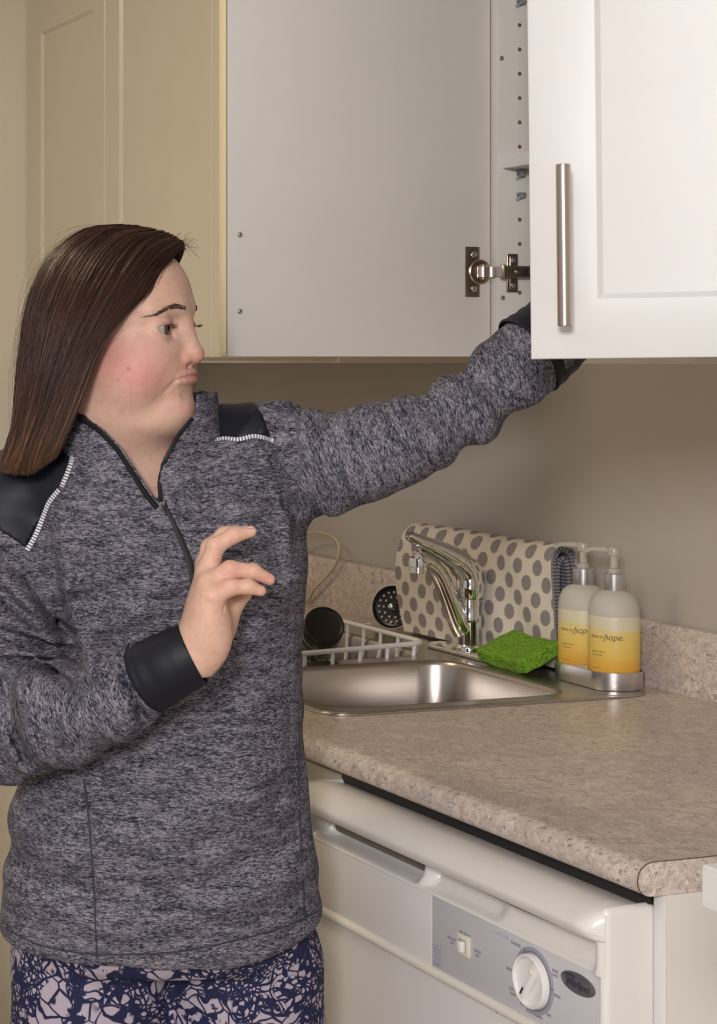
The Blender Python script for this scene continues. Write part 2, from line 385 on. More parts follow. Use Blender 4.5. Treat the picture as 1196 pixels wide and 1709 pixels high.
# moulded fascia: bullnose, finger recess and vent pocket as one surface
def sst(a, b_, x): 
    t_ = min(1, max(0, (x-a)/(b_-a))); return t_*t_*(3-2*t_)
prof = [(-.612, .8590), (-.635, .8640), (-.655, .8660), (-.673, .8620), (-.6845, .8540), (-.6895, .8470), (-.6880, .8400), (-.6835, .8350), (-.6760, .8330),
        (-.6640, .8315), (-.6590, .8285), (-.6570, .8235), (-.6575, .8180), (-.6600, .8120), (-.6650, .8060), (-.6705, .8020), (-.6712, .8000)]
pr = catmull([(0, y, z) for y, z in prof], 3)
PE = 1
xs = sorted(set([round(DX0+(DX1-DX0)*k/150, 5) for k in range(151)]))
b = B(); rows = []
for x in xs:
    row = []
    e = sst(DX1-.022, DX1-.008, x)+sst(DX0+.022, DX0+.008, x)       # ends: recess fades into the side posts
    e = min(1, e)
    pa = sst(-.575, -.563, x)*(1-sst(-.366, -.350, x)); pb = sst(-.336, -.330, x)*(1-sst(-.215, -.190, x))
    lip = math.exp(-((x+.345)/.006)**2)
    rnd = .010*max(0, (sst(DX1-.014, DX1, x)))**2 + .010*max(0, sst(DX0+.014, DX0, x))**2
    for p in pr:
        y, z = p.y, p.z
        if z < .8345 and y > -.681:
            w = sst(.8015, .8065, z)*sst(.8335, .829, z)
            dy = (.020*pa+.007*pb-.004*lip)*w
            y = y+dy
            y = y*(1-e)+(-.6765)*e if y > -.6765 else y
        tt_ = min(1, max(0, (x-(DX1-.024))/.0235, (DX0+.024-x)/.0235)); ee = 1-math.sqrt(max(0, 1-tt_*tt_))
        row.append(b.verts.new((x, y+max(0, -.6715-y)*ee, z-.004*ee*(z > .84))))
    rows.append(row)
for r0, r1 in zip(rows[:-1], rows[1:]):
    for i in range(len(r0)-1): b.faces.new((r0[i], r0[i+1], r1[i+1], r1[i]))
obj('fascia', b, M['enamel'], dw, smooth=50)
b = B(); tube(b, [(-.5585, -.6475, .8175), (-.3700, -.6475, .8175)], .0062, 14, flat=1.0); vt = obj('vent', b, mat('vent_grey', (.16, .14, .115), .5), dw); vt['label'] = 'dark vent slot'
b = B(); box(b, -.5585, -.3700, -.6555, -.6515, .8205, .8232, .001, 2, ); obj('vent_slat', b, mat('slat_grey', (.33, .30, .26), .45), vt)
b = B(); tube(b, [(-.2230, -.6818, .8344), (-.140, -.6822, .8342), (-.0560, -.6818, .8344)], [.0002, .0006, .0002], 6); obj('crease', b, M['dark'], dw)
for x0, x1, nm in ((DX1-.0105, DX1+.0015, 'side_post'), (DX0-.0015, DX0+.0105, 'side_post')):
    b = B(); box(b, x0-(.0 if x0 < -.3 else .001), x1, -.6728, -.612, .12, .8655, .0075, 5); obj(nm, b, M['enamel'], dw)
PY = -.6705
b = B(); box(b, DX0+.0106, -.3182, PY, -.64, .7225, .8003, .0006); obj('blank_panel', b, M['enamel_door'], dw)
b = B(); box(b, -.3168, DX1-.0107, PY-.0002, -.64, .7225, .8003, .0005); cp = obj('control_panel', b, M['panel_grey'], dw)
b = B(); tube(b, [(DX0+.0107, PY+.0005, .7175), (DX1-.0107, PY+.0005, .7175)], .0058, 16); obj('trim_strip', b, M['trim_ivory'], dw)
b = B(); tube(b, [(DX0+.0107, PY+.0005, .8007), (DX1-.0107, PY+.0005, .8007)], .0009, 8); obj('trim_strip', b, M['trim_ivory'], dw)
b = B(); box(b, DX0+.0107, DX1-.0108, PY+.0030, -.625, .125, .7115, .0015); obj('door_panel', b, M['enamel_door'], dw)
b = B(); box(b, DX0+.012, DX1-.012, -.60, -.59, .005, .118, .001); obj('kick_plate', b, M['enamel'], dw)
b = B()                                           # rust specks under the trim
for x in (-.43, -.385, -.352, -.30, -.262, -.25, -.20, -.155, -.09):
    lathe(b, [(.0006+.0008*random.random(), 0), (.0003, .0004)], (x, PY+.0029, .7104-random.random()*.0012), (0, -1, 0), 7, sx=2.6)
o = obj('rust_speck', b, mat('rust', (.22, .10, .05), .8), dw); o['kind'] = 'stuff'
TF = Matrix(((1, 0, 0, 0), (0, 0, -1, 0), (0, 1, 0, 0), (0, 0, 0, 1)))     # text xy -> front face xz
def ptext(items, name, m, parent, y=PY-.0003):
    for s, x, z, size in items:
        b = B(); merge(b, text_mesh(s, size, ext=.00008, sx=.92), Matrix.Translation((x, y, z)) @ TF); obj(name, b, m, parent, smooth=0)
def PZ(u, v): p = at(u, v, Y=PY); return p.x, p.z
def PT(lst): return [(s, *PZ(u, v), sz) for s, u, v, sz in lst]
ptext(PT([('DRY SELECT', 775.5, 1559, .0042), ('NO HEAT', 754, 1567, .0040), ('DRY', 754.5, 1574, .0040), ('HEATED', 796.5, 1588, .0040), ('DRY', 796.5, 1595.5, .0040),
          ('NORMAL', 861, 1576, .0046), ('HEAVY', 850.5, 1618, .0044), ('POTS &', 856, 1652, .0044), ('PANS', 856, 1659.5, .0044), ('OFF', 873, 1675.5, .0058), ('PLATE WARMER', 891.5, 1693, .0040),
          ('DRY', 916, 1695, .0044), ('RINSE', 926.5, 1621, .0044), ('ONLY', 926.5, 1628.5, .0044), ('RINSE', 930, 1663, .0044)]), 'printed_word', M['ink'], cp)
ptext(PT([('E N C O R E', 837, 1561, .0050)]), 'printed_word', M['ink_soft'], cp)
# small printed block
b = B(); (x0, z0), (x1, z1) = PZ(722.5, 1607), PZ(735.5, 1580); box(b, x0, x1, PY-.0005, PY-.0002, z0-.001, z1-.001)
o = obj('printed_block', b, M['ink_soft'], cp)
b = B()
for k in range(5): box(b, x0+.001, x1-.001-.002*(k % 2), PY-.0007, PY-.0005, z1-.0035-k*.0036, z1-.0031-k*.0036+.0006)
obj('printed_line', b, mat('ink_pale', (.50, .49, .55), .6), o)
# rocker switch
x, z = PZ(775, 1578)
b = B(); box(b, x-.0115, x+.0115, PY-.0022, PY, z-.0105, z+.0115, .0009)
sw = obj('switch', b, mat('switch_ivory', (.72, .69, .55), .35), cp)
b = B(); box(b, x-.0075, x+.0065, PY-.0028, PY-.0022, z-.0062, z+.0062, .0002); obj('switch_well', b, mat('well', (.38, .36, .33), .5), sw)
b = B(); box(b, x-.0035, x+.0045, PY-.0075, PY-.0024, z-.0060, z+.0052, .0009); obj('switch_button', b, M['knob_white'], sw)
# dial
x, z = PZ(891, 1637)
b = B(); lathe(b, [(.0330, 0), (.0330, .0006), (.031, .0008)], (x, PY, z), (0, -1, 0), 64); dl = obj('dial', b, mat('ring_pale', (.33, .32, .38), .4), cp)
b = B(); lathe(b, [(.0292, .0003), (.0292, .0012), (.0285, .0014)], (x, PY, z), (0, -1, 0), 64); obj('dial_ring', b, M['ring_grey'], dl)
for a in (120, 182, 214, 2):
    b = B(); r = math.radians(a); c0 = Vector((x+math.cos(r)*.0285, PY-.0014, z+math.sin(r)*.028)); c1 = Vector((x+math.cos(r)*.0325, PY-.0010, z+math.sin(r)*.0325)); tube(b, [c0, c1], .0006, 6)
    obj('dial_mark', b, M['ink'], dl)
b = B(); lathe(b, [(.0272, .001), (.0268, .0060), (.0262, .0078), (.0250, .0084), (.0238, .0078), (.0225, .0050), (.0120, .0030), (.0001, .0028)], (x, PY, z), (0, -1, 0), 64)
kn = obj('knob', b, M['knob_white'], dl)
b = B(); ang = math.radians(57); dx, dz = math.cos(ang), math.sin(ang)
pts = [Vector((x+dx*s, PY-.0056-(.0012 if abs(s) < .018 else 0), z+dz*s)) for s in (-.0215, -.018, 0, .018, .0215)]
rings(b, [[p+Vector((-dz*w, 0, dx*w)), p+Vector((-dz*w*.5, -.0035, dx*w*.5)), p+Vector((dz*w*.5, -.0035, -dx*w*.5)), p+Vector((dz*w, 0, -dx*w)), p+Vector((dz*w, .003, -dx*w)), p+Vector((-dz*w, .006, dx*w))] for p, w in zip(pts, (.0045, .0055, .0058, .0055, .0045))])
gr = obj('grip', b, M['knob_white'], kn)
b = B(); tube(b, [(x-dx*.0165-dz*0, PY-.0102, z-dz*.0165), (x-dx*.0085, PY-.0102, z-dz*.0085)], .0010, 8); obj('pointer_mark', b, M['dark'], kn)
b = B(); box(b, x+dx*.015-.002, x+dx*.015+.002, PY-.0115, PY-.0085, z+dz*.0150-.002, z+dz*.0150+.002, .0005); obj('pointer_tab', b, M['trim_ivory'], kn)
# oval badge
x, z = PZ(965, 1642)
b = B(); lathe(b, [(.0102, 0), (.0102, .0012), (.0094, .0020), (.0001, .0021)], (x, PY, z), (0, -1, 0), 56, sx=1)
for v in b.verts: v.co.x = x+(v.co.x-x)*2.62
bd = obj('badge', b, M['badge'], cp)
b = B(); merge(b, text_mesh('Whirlpool', .0108, shear=.25, ext=.0002, sx=.82), Matrix.Translation((x+.001, PY-.0022, z-.0008)) @ TF)
tube(b, [(x-.018, PY-.0023, z+.0058), (x-.010, PY-.0023, z+.0072), (x-.004, PY-.0023, z+.0058)], .0005, 6); tube(b, [(x-.016, PY-.0023, z+.0045), (x-.009, PY-.0023, z+.0058), (x-.004, PY-.0023, z+.0048)], .0004, 6)
obj('badge_lettering', b, mat('badge_ink', (.03, .03, .05), .5), bd)

# ================================================================ white shelf end at the right edge
st = thing('side_table', (.95, -.95, 0), 'white board corner of a small table jutting in at the right edge', 'table')
c0 = at(1170, 1442, d=1.30)
b = B()
A = Vector((c0.x, c0.y)); e1 = Vector((RT.x, RT.y)); e2 = Vector((-FW.x, -FW.y))
e1 = (e1*.97+Vector((FW.x, FW.y))*.24).normalized(); e2 = Vector((e1.y, -e1.x))
zt = c0.z; zb = at(1170, 1513, d=1.30).z
P4 = [A, A+e1*.55, A+e1*.55+e2*.36, A+e2*.36]
rings(b, [[Vector((p.x, p.y, zb)) for p in P4], [Vector((p.x, p.y, zt)) for p in P4]])
bmesh.ops.bevel(b, geom=b.edges[:], offset=.0012, segments=2, affect='EDGES')
obj('table_top', b, M['cabinet_white'], st)
for i, (a_, c_) in enumerate(((.16, .05), (.5, .05), (.16, .31), (.5, .31))):
    p = A+e1*a_+e2*c_; q = B(); box(q, p.x-.017, p.x+.017, p.y-.017, p.y+.017, 0, zb-.0003, .002); obj('leg', q, M['cabinet_white'], st)
# ================================================================ sink
sk = thing('kitchen_sink', (-1.14, -.3, .91), 'double-bowl stainless steel sink set into the laminate counter', 'sink')
RBX = (-1.118, -.785, -.528, -.142); LBX = (-1.498, -1.160, -.528, -.142)
rim = fill2d([rrect(SX0, SX1, SY0, SY1, .045, 0), rrect(*RBX, .055, 0)[::-1], rrect(*LBX, .055, 0)[::-1]], .9101, .9130, .0008)
b = B(); merge(b, rim)
tube(b, [Vector((p.x, p.y, .9126)) for p in rrect(SX0+.006, SX1-.006, SY0+.006, SY1-.006, .040, 0)], .0014, 8, closed=True)
obj('rim', b, M['steel'], sk)
for (x0, x1, y0, y1), nm in ((RBX, 'bowl'), (LBX, 'bowl')):
    b = B(); rs = []
    for off, z, r in ((-.0015, .9132, .056), (.0006, .9128, .055), (.003, .9105, .053), (.005, .905, .052), (.009, .85, .052), (.014, .775, .052), (.020, .757, .050), (.034, .7475, .045), (.06, .745, .04)):
        rs.append(rrect(x0+off, x1-off, y0+off, y1-off, r, z, 10))
    rings(b, rs, caps=False); cx, cy = (x0+x1)/2, (y0+y1)/2
    last = [v for v in b.verts][-len(rs[0]):]; b.faces.new(last)
    bw = obj(nm, b, M['steel_bowl'], sk, smooth=60)
    q = B(); lathe(q, [(.045, .7452), (.045, .7468), (.040, .7475), (.036, .7462), (.030, .7455), (.0001, .7455)], (cx, cy, 0), n=40); obj('drain', q, M['chrome'], bw)
# ================================================================ faucet
FX, FY = -1.14, -.085
fa = thing('faucet', (FX, FY, .913), 'chrome single-lever faucet in front of the dotted drying mat', 'faucet')
b = B(); merge(b, fill2d([rrect(FX-.098, FX+.098, FY-.023, FY+.023, .022, 0)], .9132, .9210, .003)); obj('base_plate', b, M['chrome'], fa)
b = B(); lathe(b, [(.0215, .921), (.0210, .926), (.0185, .930), (.0182, .965), (.0186, .966), (.0186, .975), (.0182, .976), (.0182, .992), (.0190, .993), (.0190, .9985), (.0181, .999), (.0181, 1.002)], (FX, FY, 0), n=40); obj('body', b, M['chrome'], fa)
sp = [at(u, v, X=FX) for u, v in ((772, 1052), (765, 1040), (752, 1005), (739, 972), (728, 953), (715, 940), (703, 934), (697, 936))]
spc = catmull(sp, 5); n_ = len(spc)
b = B(); tube(b, spc, [.0170-.0050*(k/(n_-1))**.7+.004*math.exp(-((k/(n_-1)-.92)/.08)**2) for k in range(n_)], 24); obj('spout', b, M['chrome'], fa)
a_ = at(698, 934, X=FX)
b = B(); lathe(b, [(.0105, .006), (.0140, .003), (.0152, -.004), (.0152, -.0085), (.0140, -.009), (.0140, -.0105), (.0148, -.011), (.0140, -.0205), (.0115, -.0215), (.010, -.019)], a_, (0, 0, 1), 32); obj('aerator', b, M['chrome'], fa)
b = B(); lv = catmull([Vector((FX, FY+.002, 1.003)), Vector((FX, FY+.001, 1.018)), at(783, 958, X=FX), at(768, 940, X=FX), at(750, 927, X=FX), at(728, 915, X=FX), at(707, 906, X=FX), at(692, 899, X=FX), at(684, 894, X=FX), at(681, 890, X=FX)], 5)
rr = []
for k in range(len(lv)):
    s = k/(len(lv)-1); rr.append(float(np.interp(s, [0, .12, .25, .40, .60, .8, .95, 1], [.019, .0225, .0225, .0180, .0125, .0092, .0078, .004])))
tube(b, lv, rr, 24, flat=1.0); obj('lever', b, M['chrome'], fa)

# ================================================================ drying mat (folded over, dots outside, ribbed grey inside)
m = mat('dotted_cloth', (.6, .55, .47), .85); t = NT(m)
vc = t.coord((1/.050, 1/.049, 1), attr='cl')
def dots(off):
    a = t.n('ShaderNodeVectorMath', operation='ADD'); a.inputs[1].default_value = (off, off, 0); t.l(vc, a.inputs[0])
    f = t.n('ShaderNodeVectorMath', operation='FRACTION'); t.l(a.outputs[0], f.inputs[0])
    s = t.n('ShaderNodeVectorMath', operation='SUBTRACT'); s.inputs[1].default_value = (.5, .5, 0); t.l(f.outputs[0], s.inputs[0])
    l_ = t.n('ShaderNodeVectorMath', operation='LENGTH'); t.l(s.outputs[0], l_.inputs[0]); return l_.outputs['Value']
d_ = t.math('MINIMUM', dots(0), dots(.5)); d_ = t.math('ADD', d_, t.math('MULTIPLY', t.math('SUBTRACT', t.noise(vc, 12, 2), .5), .05))
c = t.mix(t.ramp(d_, [(.235, 1), (.258, 0)]), (.70, .64, .55), (.27, .24, .24))
t.base(c); t.bump(t.noise(t.coord(), 500, 2), .3, .0006); M['dotted_cloth'] = m
m = mat('ribbed_grey', (.17, .155, .175), .9); t = NT(m); wv = t.n('ShaderNodeTexWave', wave_type='BANDS', bands_direction='Y'); wv.inputs['Scale'].default_value = 60; wv.inputs['Distortion'].default_value = 1.5
t.l(t.coord((1, 1, 1), attr='cl'), wv.inputs['Vector']); t.base(t.mix(t.ramp(wv.outputs['Fac'], [(.2, 0), (.8, 1)]), (.10, .09, .11), (.30, .28, .31))); t.bump(wv.outputs['Fac'], .6, .002); M['ribbed_grey'] = m
dm = thing('drying_mat', (-1.18, -.04, .914), 'white dish drying mat with grey polka dots folded over behind the faucet', 'dish mat')
def sheet(path, th, x0, x1, m, name, bulge=.0, nx=60, both=None):
    c_ = catmull([(0, y, z) for y, z in path], 8); L = [0]
    for a, q in zip(c_[:-1], c_[1:]): L.append(L[-1]+(q-a).length)
    bm = B(); rows = []; uv = []
    nn = len(c_)
    for side in (1, -1):
        rw = []
        for i in range(nx+1):
            s = i/nx; r_ = []
            for k in range(nn):
                tg = (c_[min(k+1, nn-1)]-c_[max(k-1, 0)]).normalized(); nr = Vector((0, -tg.z, tg.y))
                zz = (c_[k].z-.914)/.19
                x = x0-(.025*math.sin(PI*min(1, max(0, 1-zz)))*bulge)*(1-s)+(x1-x0)*s + (.022*(1-zz)*bulge)*s*(1 if side else 1)
                wob = .0022*math.sin(9*s+3*zz)+.0016*math.sin(23*s+7*zz)
                p = Vector((x, c_[k].y+wob*(1-.9*(k/nn > .55)), c_[k].z+.0015*math.sin(7*s)))+nr*(th/2*side)
                r_.append(bm.verts.new(p)); uv.append((x, L[k], 0))
            rw.append(r_)
        rows.append(rw)
    A_, Bq = rows
    for i in range(nx):
        for k in range(nn-1):
            bm.faces.new((A_[i][k], A_[i+1][k], A_[i+1][k+1], A_[i][k+1])); bm.faces.new((Bq[i][k+1], Bq[i+1][k+1], Bq[i+1][k], Bq[i][k]))
    F2 = []
    for k in range(nn-1):
        for i in (0, nx):
            F2.append(bm.faces.new((A_[i][k], A_[i][k+1], Bq[i][k+1], Bq[i][k])))
    for i in range(nx):
        for k in (0, nn-1): F2.append(bm.faces.new((A_[i][k], Bq[i][k], Bq[i+1][k], A_[i+1][k])))
    bm.faces.ensure_lookup_table()
    for f in F2: f.material_index = 1
    if both:
        for f in bm.faces:
            if f.material_index == 0 and all(v.index < 0 or True for v in f.verts): pass
    o = obj(name, bm, m, dm, smooth=50)
    at_ = o.data.attributes.new('cl', 'FLOAT_VECTOR', 'POINT'); at_.data.foreach_set('vector', np.array(uv, dtype=np.float32).ravel())
    return o
mp = [(-.0530, .9170), (-.0570, .96), (-.0570, 1.02), (-.0535, 1.075), (-.0430, 1.0955), (-.0270, 1.100), (-.0135, 1.088), (-.0085, 1.055), (-.0075, 1.01), (-.0075, .97), (-.0075, .925)]
sheet(mp, .0035, -1.385, -.968, [M['dotted_cloth'], mat('edge_grey', (.30, .27, .27), .9)], 'outer_cloth', bulge=1)
mi = [(-.0475, .9190), (-.0515, .96), (-.0510, 1.02), (-.0475, 1.071), (-.0385, 1.0895), (-.0270, 1.0930), (-.0180, 1.083), (-.0140, 1.05), (-.0135, 1.01), (-.0135, .97), (-.0135, .925)]
sheet(mi, .007, -1.382, -.971, [M['ribbed_grey'], M['ribbed_grey']], 'ribbed_lining', bulge=1)
mi = [(-.0420, .9190), (-.0455, .96), (-.0445, 1.02), (-.0395, 1.062), (-.0335, 1.0770), (-.0280, 1.0780), (-.0235, 1.066), (-.0225, 1.03), (-.0225, .98), (-.0225, .925)]
sheet(mi, .007, -1.380, -.974, [M['ribbed_grey'], M['ribbed_grey']], 'ribbed_lining', bulge=1)

# ================================================================ sponge
m = mat('sponge_green', (.2, .4, .03), .9); t = NT(m); v = t.coord()
vo = t.n('ShaderNodeTexVoronoi'); vo.inputs['Scale'].default_value = 190; t.l(v, vo.inputs['Vector'])
n_s = t.noise(v, 75, 3); t.base(t.mix(t.ramp(vo.outputs['Distance'], [(.12, 0), (.4, 1)]), (.05, .13, .006), t.mix(n_s, (.12, .28, .012), (.22, .42, .03))))
t.bump(vo.outputs['Distance'], .8, .003); M['sponge_green'] = m
ctr = at(868, 1102, d=2.915)
b = B(); box(b, -.066, .066, -.036, .036, -.0105, .0105, .003, 2)
for _ in range(1): bmesh.ops.subdivide_edges(b, edges=b.edges[:], cuts=5, use_grid_fill=True)
for v_ in b.verts:
    p = v_.co; v_.co = p+Vector((math.sin(p.y*140+p.z*300)*.0007, math.sin(p.x*120)*.001, math.sin(p.x*90+p.y*160)*.0008+.003*(p.x/.06)**2))
b.transform(Matrix.Translation(ctr) @ Matrix.Rotation(math.radians(-3), 4, 'Z') @ Matrix.Rotation(math.radians(24), 4, 'X'))
zmin = min(v_.co.z for v_ in b.verts); 
for v_ in b.verts: v_.co.z += .9136-zmin
sg = obj('sponge', b, M['sponge_green'], None, smooth=60); tag(sg, 'bright green sponge lying on the sink ledge against the mat', 'sponge')

# ================================================================ soap caddy and two pump bottles
BA, BB = Vector((-.884, -.059, 0)), Vector((-.809, -.062, 0)); BR = .0358
cdy = thing('soap_caddy', (-.846, -.06, .913), 'brushed metal oval caddy holding two yellow pump bottles', 'caddy')
def stadium(r, z, n=24):
    dx = (BB-BA).normalized(); a0 = math.atan2(dx.y, dx.x); out = []
    for c_, s in ((BB, -PI/2), (BA, PI/2)):
        for k in range(n+1): a = a0+s+PI*k/n; out.append(Vector((c_.x+r*math.cos(a), c_.y+r*math.sin(a), z)))
    return out
b = B(); rings(b, [stadium(BR, .9132), stadium(BR+.0028, .9136), stadium(BR+.0034, .9150), stadium(BR+.0034, .9385), stadium(BR+.0028, .9390), stadium(BR+.0022, .9385), stadium(BR+.0022, .9170), stadium(BR-.01, .9165)])
obj('tray', b, M['alu'], cdy)
m = mat('frosted_bottle', (.72, .69, .62), .45, trans=.3, ior=1.3); M['frosted'] = m
m = mat('label_yellow', (.8, .6, .2), .4); t = NT(m); v = t.coord((1, 1, 1)); sx_ = t.n('ShaderNodeSeparateXYZ'); t.l(v, sx_.inputs[0])
zz = t.math('ADD', t.math('MULTIPLY', t.math('SUBTRACT', sx_.outputs[2], .0), 1/.085), t.math('MULTIPLY', t.math('SUBTRACT', t.noise(t.coord((6, 6, 70)), 3, 3), .5), .25))
t.base(t.ramp(zz, [(.22, (.72, .38, .05)), (.38, (.74, .43, .07)), (.55, (.76, .53, .12)), (.85, (.76, .58, .17)), (.97, (.72, .60, .30)), (1.0, (.68, .62, .45))])); M['label_yellow'] = m
def bottle(c_, label):
    o = thing('soap_bottle', (c_.x, c_.y, .9405), label, 'bottle')
    o.location.z = .9172
    z0 = .9172; P0 = (c_.x, c_.y, z0)
    b = B(); lathe(b, [(.033, 0), (.0350, .0015), (.0355, .005), (.0355, .100), (.0352, .108), (.0335, .118), (.0290, .127), (.0225, .1325), (.0150, .1350), (.0135, .1365), (.0135, .142)], P0, n=48); obj('body', b, M['frosted'], o)
    b = B(); lathe(b, [(.0357, .0205), (.0358, .021), (.0358, .0995), (.0357, .100)], P0, n=64, caps=False); lb = obj('label', b, M['label_yellow'], o)
    b = B(); lathe(b, [(.0150, .1352), (.0152, .1358), (.0152, .1585), (.0146, .1592), (.009, .1595)], P0, n=36); obj('collar', b, M['alu'], o)
    b = B(); lathe(b, [(.0085, .1595), (.0082, .166), (.0055, .167), (.0052, .184), (.0090, .185), (.0095, .194), (.0080, .197), (.0001, .1975)], P0, n=24)
    hd_ = Vector((-.80, -.60, 0)).normalized(); p0 = Vector(P0)+Vector((0, 0, .1915))
    tube(b, [p0, p0+hd_*.018+Vector((0, 0, .0012)), p0+hd_*.034+Vector((0, 0, .0004)), p0+hd_*.041+Vector((0, 0, -.004))], [.0052, .0046, .0036, .003], 12)
    obj('pump', b, M['pump_clear'], o)
    cdir = math.atan2(CAM.y-c_.y, CAM.x-c_.x)
    def wrap(s, size, dx, z, shear=.2, ext=.00006):
        me = text_mesh(s, size, shear=shear, ext=ext, align='LEFT')
        for v_ in me.vertices:
            x, y, e = v_.co; a = cdir+(dx+x)/.0358
            r_ = .0359+e; v_.co = (c_.x+r_*math.cos(a), c_.y+r_*math.sin(a), z0+z+y)
        return me
    b = B()
    W_ = []
    for a_ in (('there is', .0068, -.0370, .0715, .3), ('hope.', .0125, -.0150, .0715, .35), ('HAND LOTION', .0030, -.0340, .0500, 0), ('lemon & vanilla', .0028, -.0340, .0455, 0), ('infused', .0024, -.0170, .0665, 0), ('12 fl oz 355 ml', .0022, -.0345, .0270, 0)):
        b = B(); merge(b, wrap(*a_)); W_.append(b)
    mi_ = mat('label_ink', (.10, .09, .06), .6)
    for b in W_: obj('printed_word', b, mi_, lb)
    return o
bottle(BA, 'yellow-labelled pump bottle nearer the dotted mat, left in the metal caddy'); bottle(BB, 'yellow-labelled pump bottle at the right end of the metal caddy')

# ================================================================ dish rack and jar
dr = thing('dish_rack', (-1.3, -.3, .80), 'white coated wire dish rack hanging over the left sink bowl', 'dish rack')
cs = [Vector((-1.163, -.150)), Vector((-1.492, -.148)), Vector((-1.478, -.500)), Vector((-1.112, -.470))]
def rloop(z, ins=0, r=.03):
    cc = sum(cs, Vector((0, 0)))/4; P_ = [c_+(cc-c_).normalized()*ins for c_ in cs]; out = []
    for i in range(4):
        a, p, q = P_[i-1], P_[i], P_[(i+1) % 4]; d1 = (a-p).normalized(); d2 = (q-p).normalized()
        for k in range(7): s = k/6; w = (p+d1*r)*(1-s)**2+2*p*s*(1-s)+(p+d2*r)*s*s; out.append(Vector((w.x, w.y, z)))
    return out
b = B(); tube(b, rloop(.932), .0040, 10, closed=True); obj('top_rim', b, M['white_coat'], dr)
b = B(); tube(b, rloop(.81, .025), .0026, 8, closed=True); obj('bottom_rim', b, M['white_coat'], dr)
cc2 = sum(cs, Vector((0, 0)))/4
for i in range(4):
    a, q = cs[i], cs[(i+1) % 4]; n_ = max(5, int((q-a).length/.050))
    for k in range(1, n_+1):
        s = (k-.45)/n_; p = a.lerp(q, s); inn = p+(cc2-p).normalized()*.022
        w = B(); tube(w, [(p.x, p.y, .931), (p.x*.9+inn.x*.1, p.y*.9+inn.y*.1, .90), (inn.x, inn.y, .811)], .0030, 8); obj('wire', w, M['white_coat'], dr)
for k in range(7):
    s = (k+.5)/7; a = cs[0].lerp(cs[1], s); q = cs[3].lerp(cs[2], s); a = a+(cc2-a).normalized()*.022; q = q+(cc2-q).normalized()*.022
    w = B(); tube(w, [(a.x, a.y, .8125), (q.x, q.y, .8125)], .0026, 8); obj('wire', w, M['white_coat'], dr)
jc = at(541, 1043, d=3.05); ja = (-FW*.865+RT*-.02+Vector((0, 0, .50))).normalized()
jr = thing('jar', jc-ja*.09, 'dark green glass jar with a black screw lid tipped over in the dish rack', 'jar')
b = B(); lathe(b, [(.026, -.092), (.0305, -.088), (.0310, -.080), (.0310, -.028), (.0300, -.022), (.0265, -.018), (.0262, -.006)], jc, ja, 40); obj('glass', b, M['jar_green'], jr)
b = B(); lathe(b, [(.0300, -.018), (.0318, -.017), (.0322, -.004), (.0312, -.0005), (.0295, .0000), (.0275, -.0018), (.0265, -.0022), (.0001, -.0022)], jc, ja, 56); lid = obj('lid', b, M['black_plastic'], jr)
b = B()
for h_ in (-.034, -.056): lathe(b, [(.03112, h_), (.0313, h_+.0002), (.0313, h_+.0012), (.03112, h_+.0014)], jc, ja, 48, caps=False)
obj('label_ring', b, M['print_white'], jr)
b = B()
u_, w_ = frame(ja)
me = text_mesh('GREEN OLIVES', .0062, ext=.0001)
dn = (Vector((0, 0, -1))-ja*Vector((0, 0, -1)).dot(ja)).normalized(); sd = dn.cross(ja)
if sd.dot(RT) > 0: sd = -sd
for v_ in me.vertices:
    x, y, e = v_.co; a = -x/.0312; v_.co = jc+ja*(-.046+y)+(dn*math.cos(a)+sd*math.sin(a))*(.0313+e)
merge(b, me); obj('printed_words', b, M['print_white'], jr)

# ================================================================ black perforated strainer leaning on the backsplash
sc_ = at(655, 1013, Y=-.046); sa = (Vector((.55, -.80, .22))).normalized()
sn = thing('sink_strainer', (sc_.x, sc_.y, .913), 'black perforated sink strainer propped behind the dotted mat', 'strainer')
b = B(); lathe(b, [(.030, -.010), (.0355, -.004), (.0375, .0), (.0385, .001), (.0380, .0025), (.0360, .0025), (.033, -.002), (.024, -.0050), (.0001, -.0050)], sc_, sa, 48); ds = obj('disc', b, M['black_plastic'], sn)
b = B(); u_, w_ = frame(sa)
tube(b, [sc_+sa*.0018+(u_*math.cos(k*PI/24)+w_*math.sin(k*PI/24))*.0380 for k in range(48)], .0011, 8, closed=True); obj('metal_edge', b, M['alu'], ds)
b = B()
for rr_, nn in ((.026, 16), (.018, 10)):
    for k in range(nn):
        a = 2*PI*k/nn; lathe(b, [(.0021, -.0055), (.0021, -.0024 if rr_ < .02 else .0)], sc_+(u_*math.cos(a)+w_*math.sin(a))*rr_, sa, 10)
o = obj('hole', b, mat('hole_light', (.50, .47, .42), .5), ds); o['kind'] = 'stuff'
b = B(); lathe(b, [(.008, -.0052), (.007, .004), (.004, .010), (.0001, .011)], sc_, sa, 20); obj('knob', b, M['chrome'], ds)

# ================================================================ cream cord looped on the wall
pts = [(-1.93, -.055, .9165)]+[tuple(at(u, v, Y=-.012)) for u, v in ((505, 1003), (524, 984), (543, 964), (559, 944), (566, 922), (563, 903), (548, 891), (528, 888), (508, 893), (492, 902))]+[(-1.97, -.012, .97), (-1.99, -.02, .925), (-1.985, -.07, .9165), (-1.96, -.16, .9165)]
b = B(); tube(b, catmull(pts, 6), .0036, 10, flat=.6); o = obj('power_cord', b, M['cord_cream'], None); tag(o, 'cream flat power cord looping up against the wall above the backsplash', 'cord')
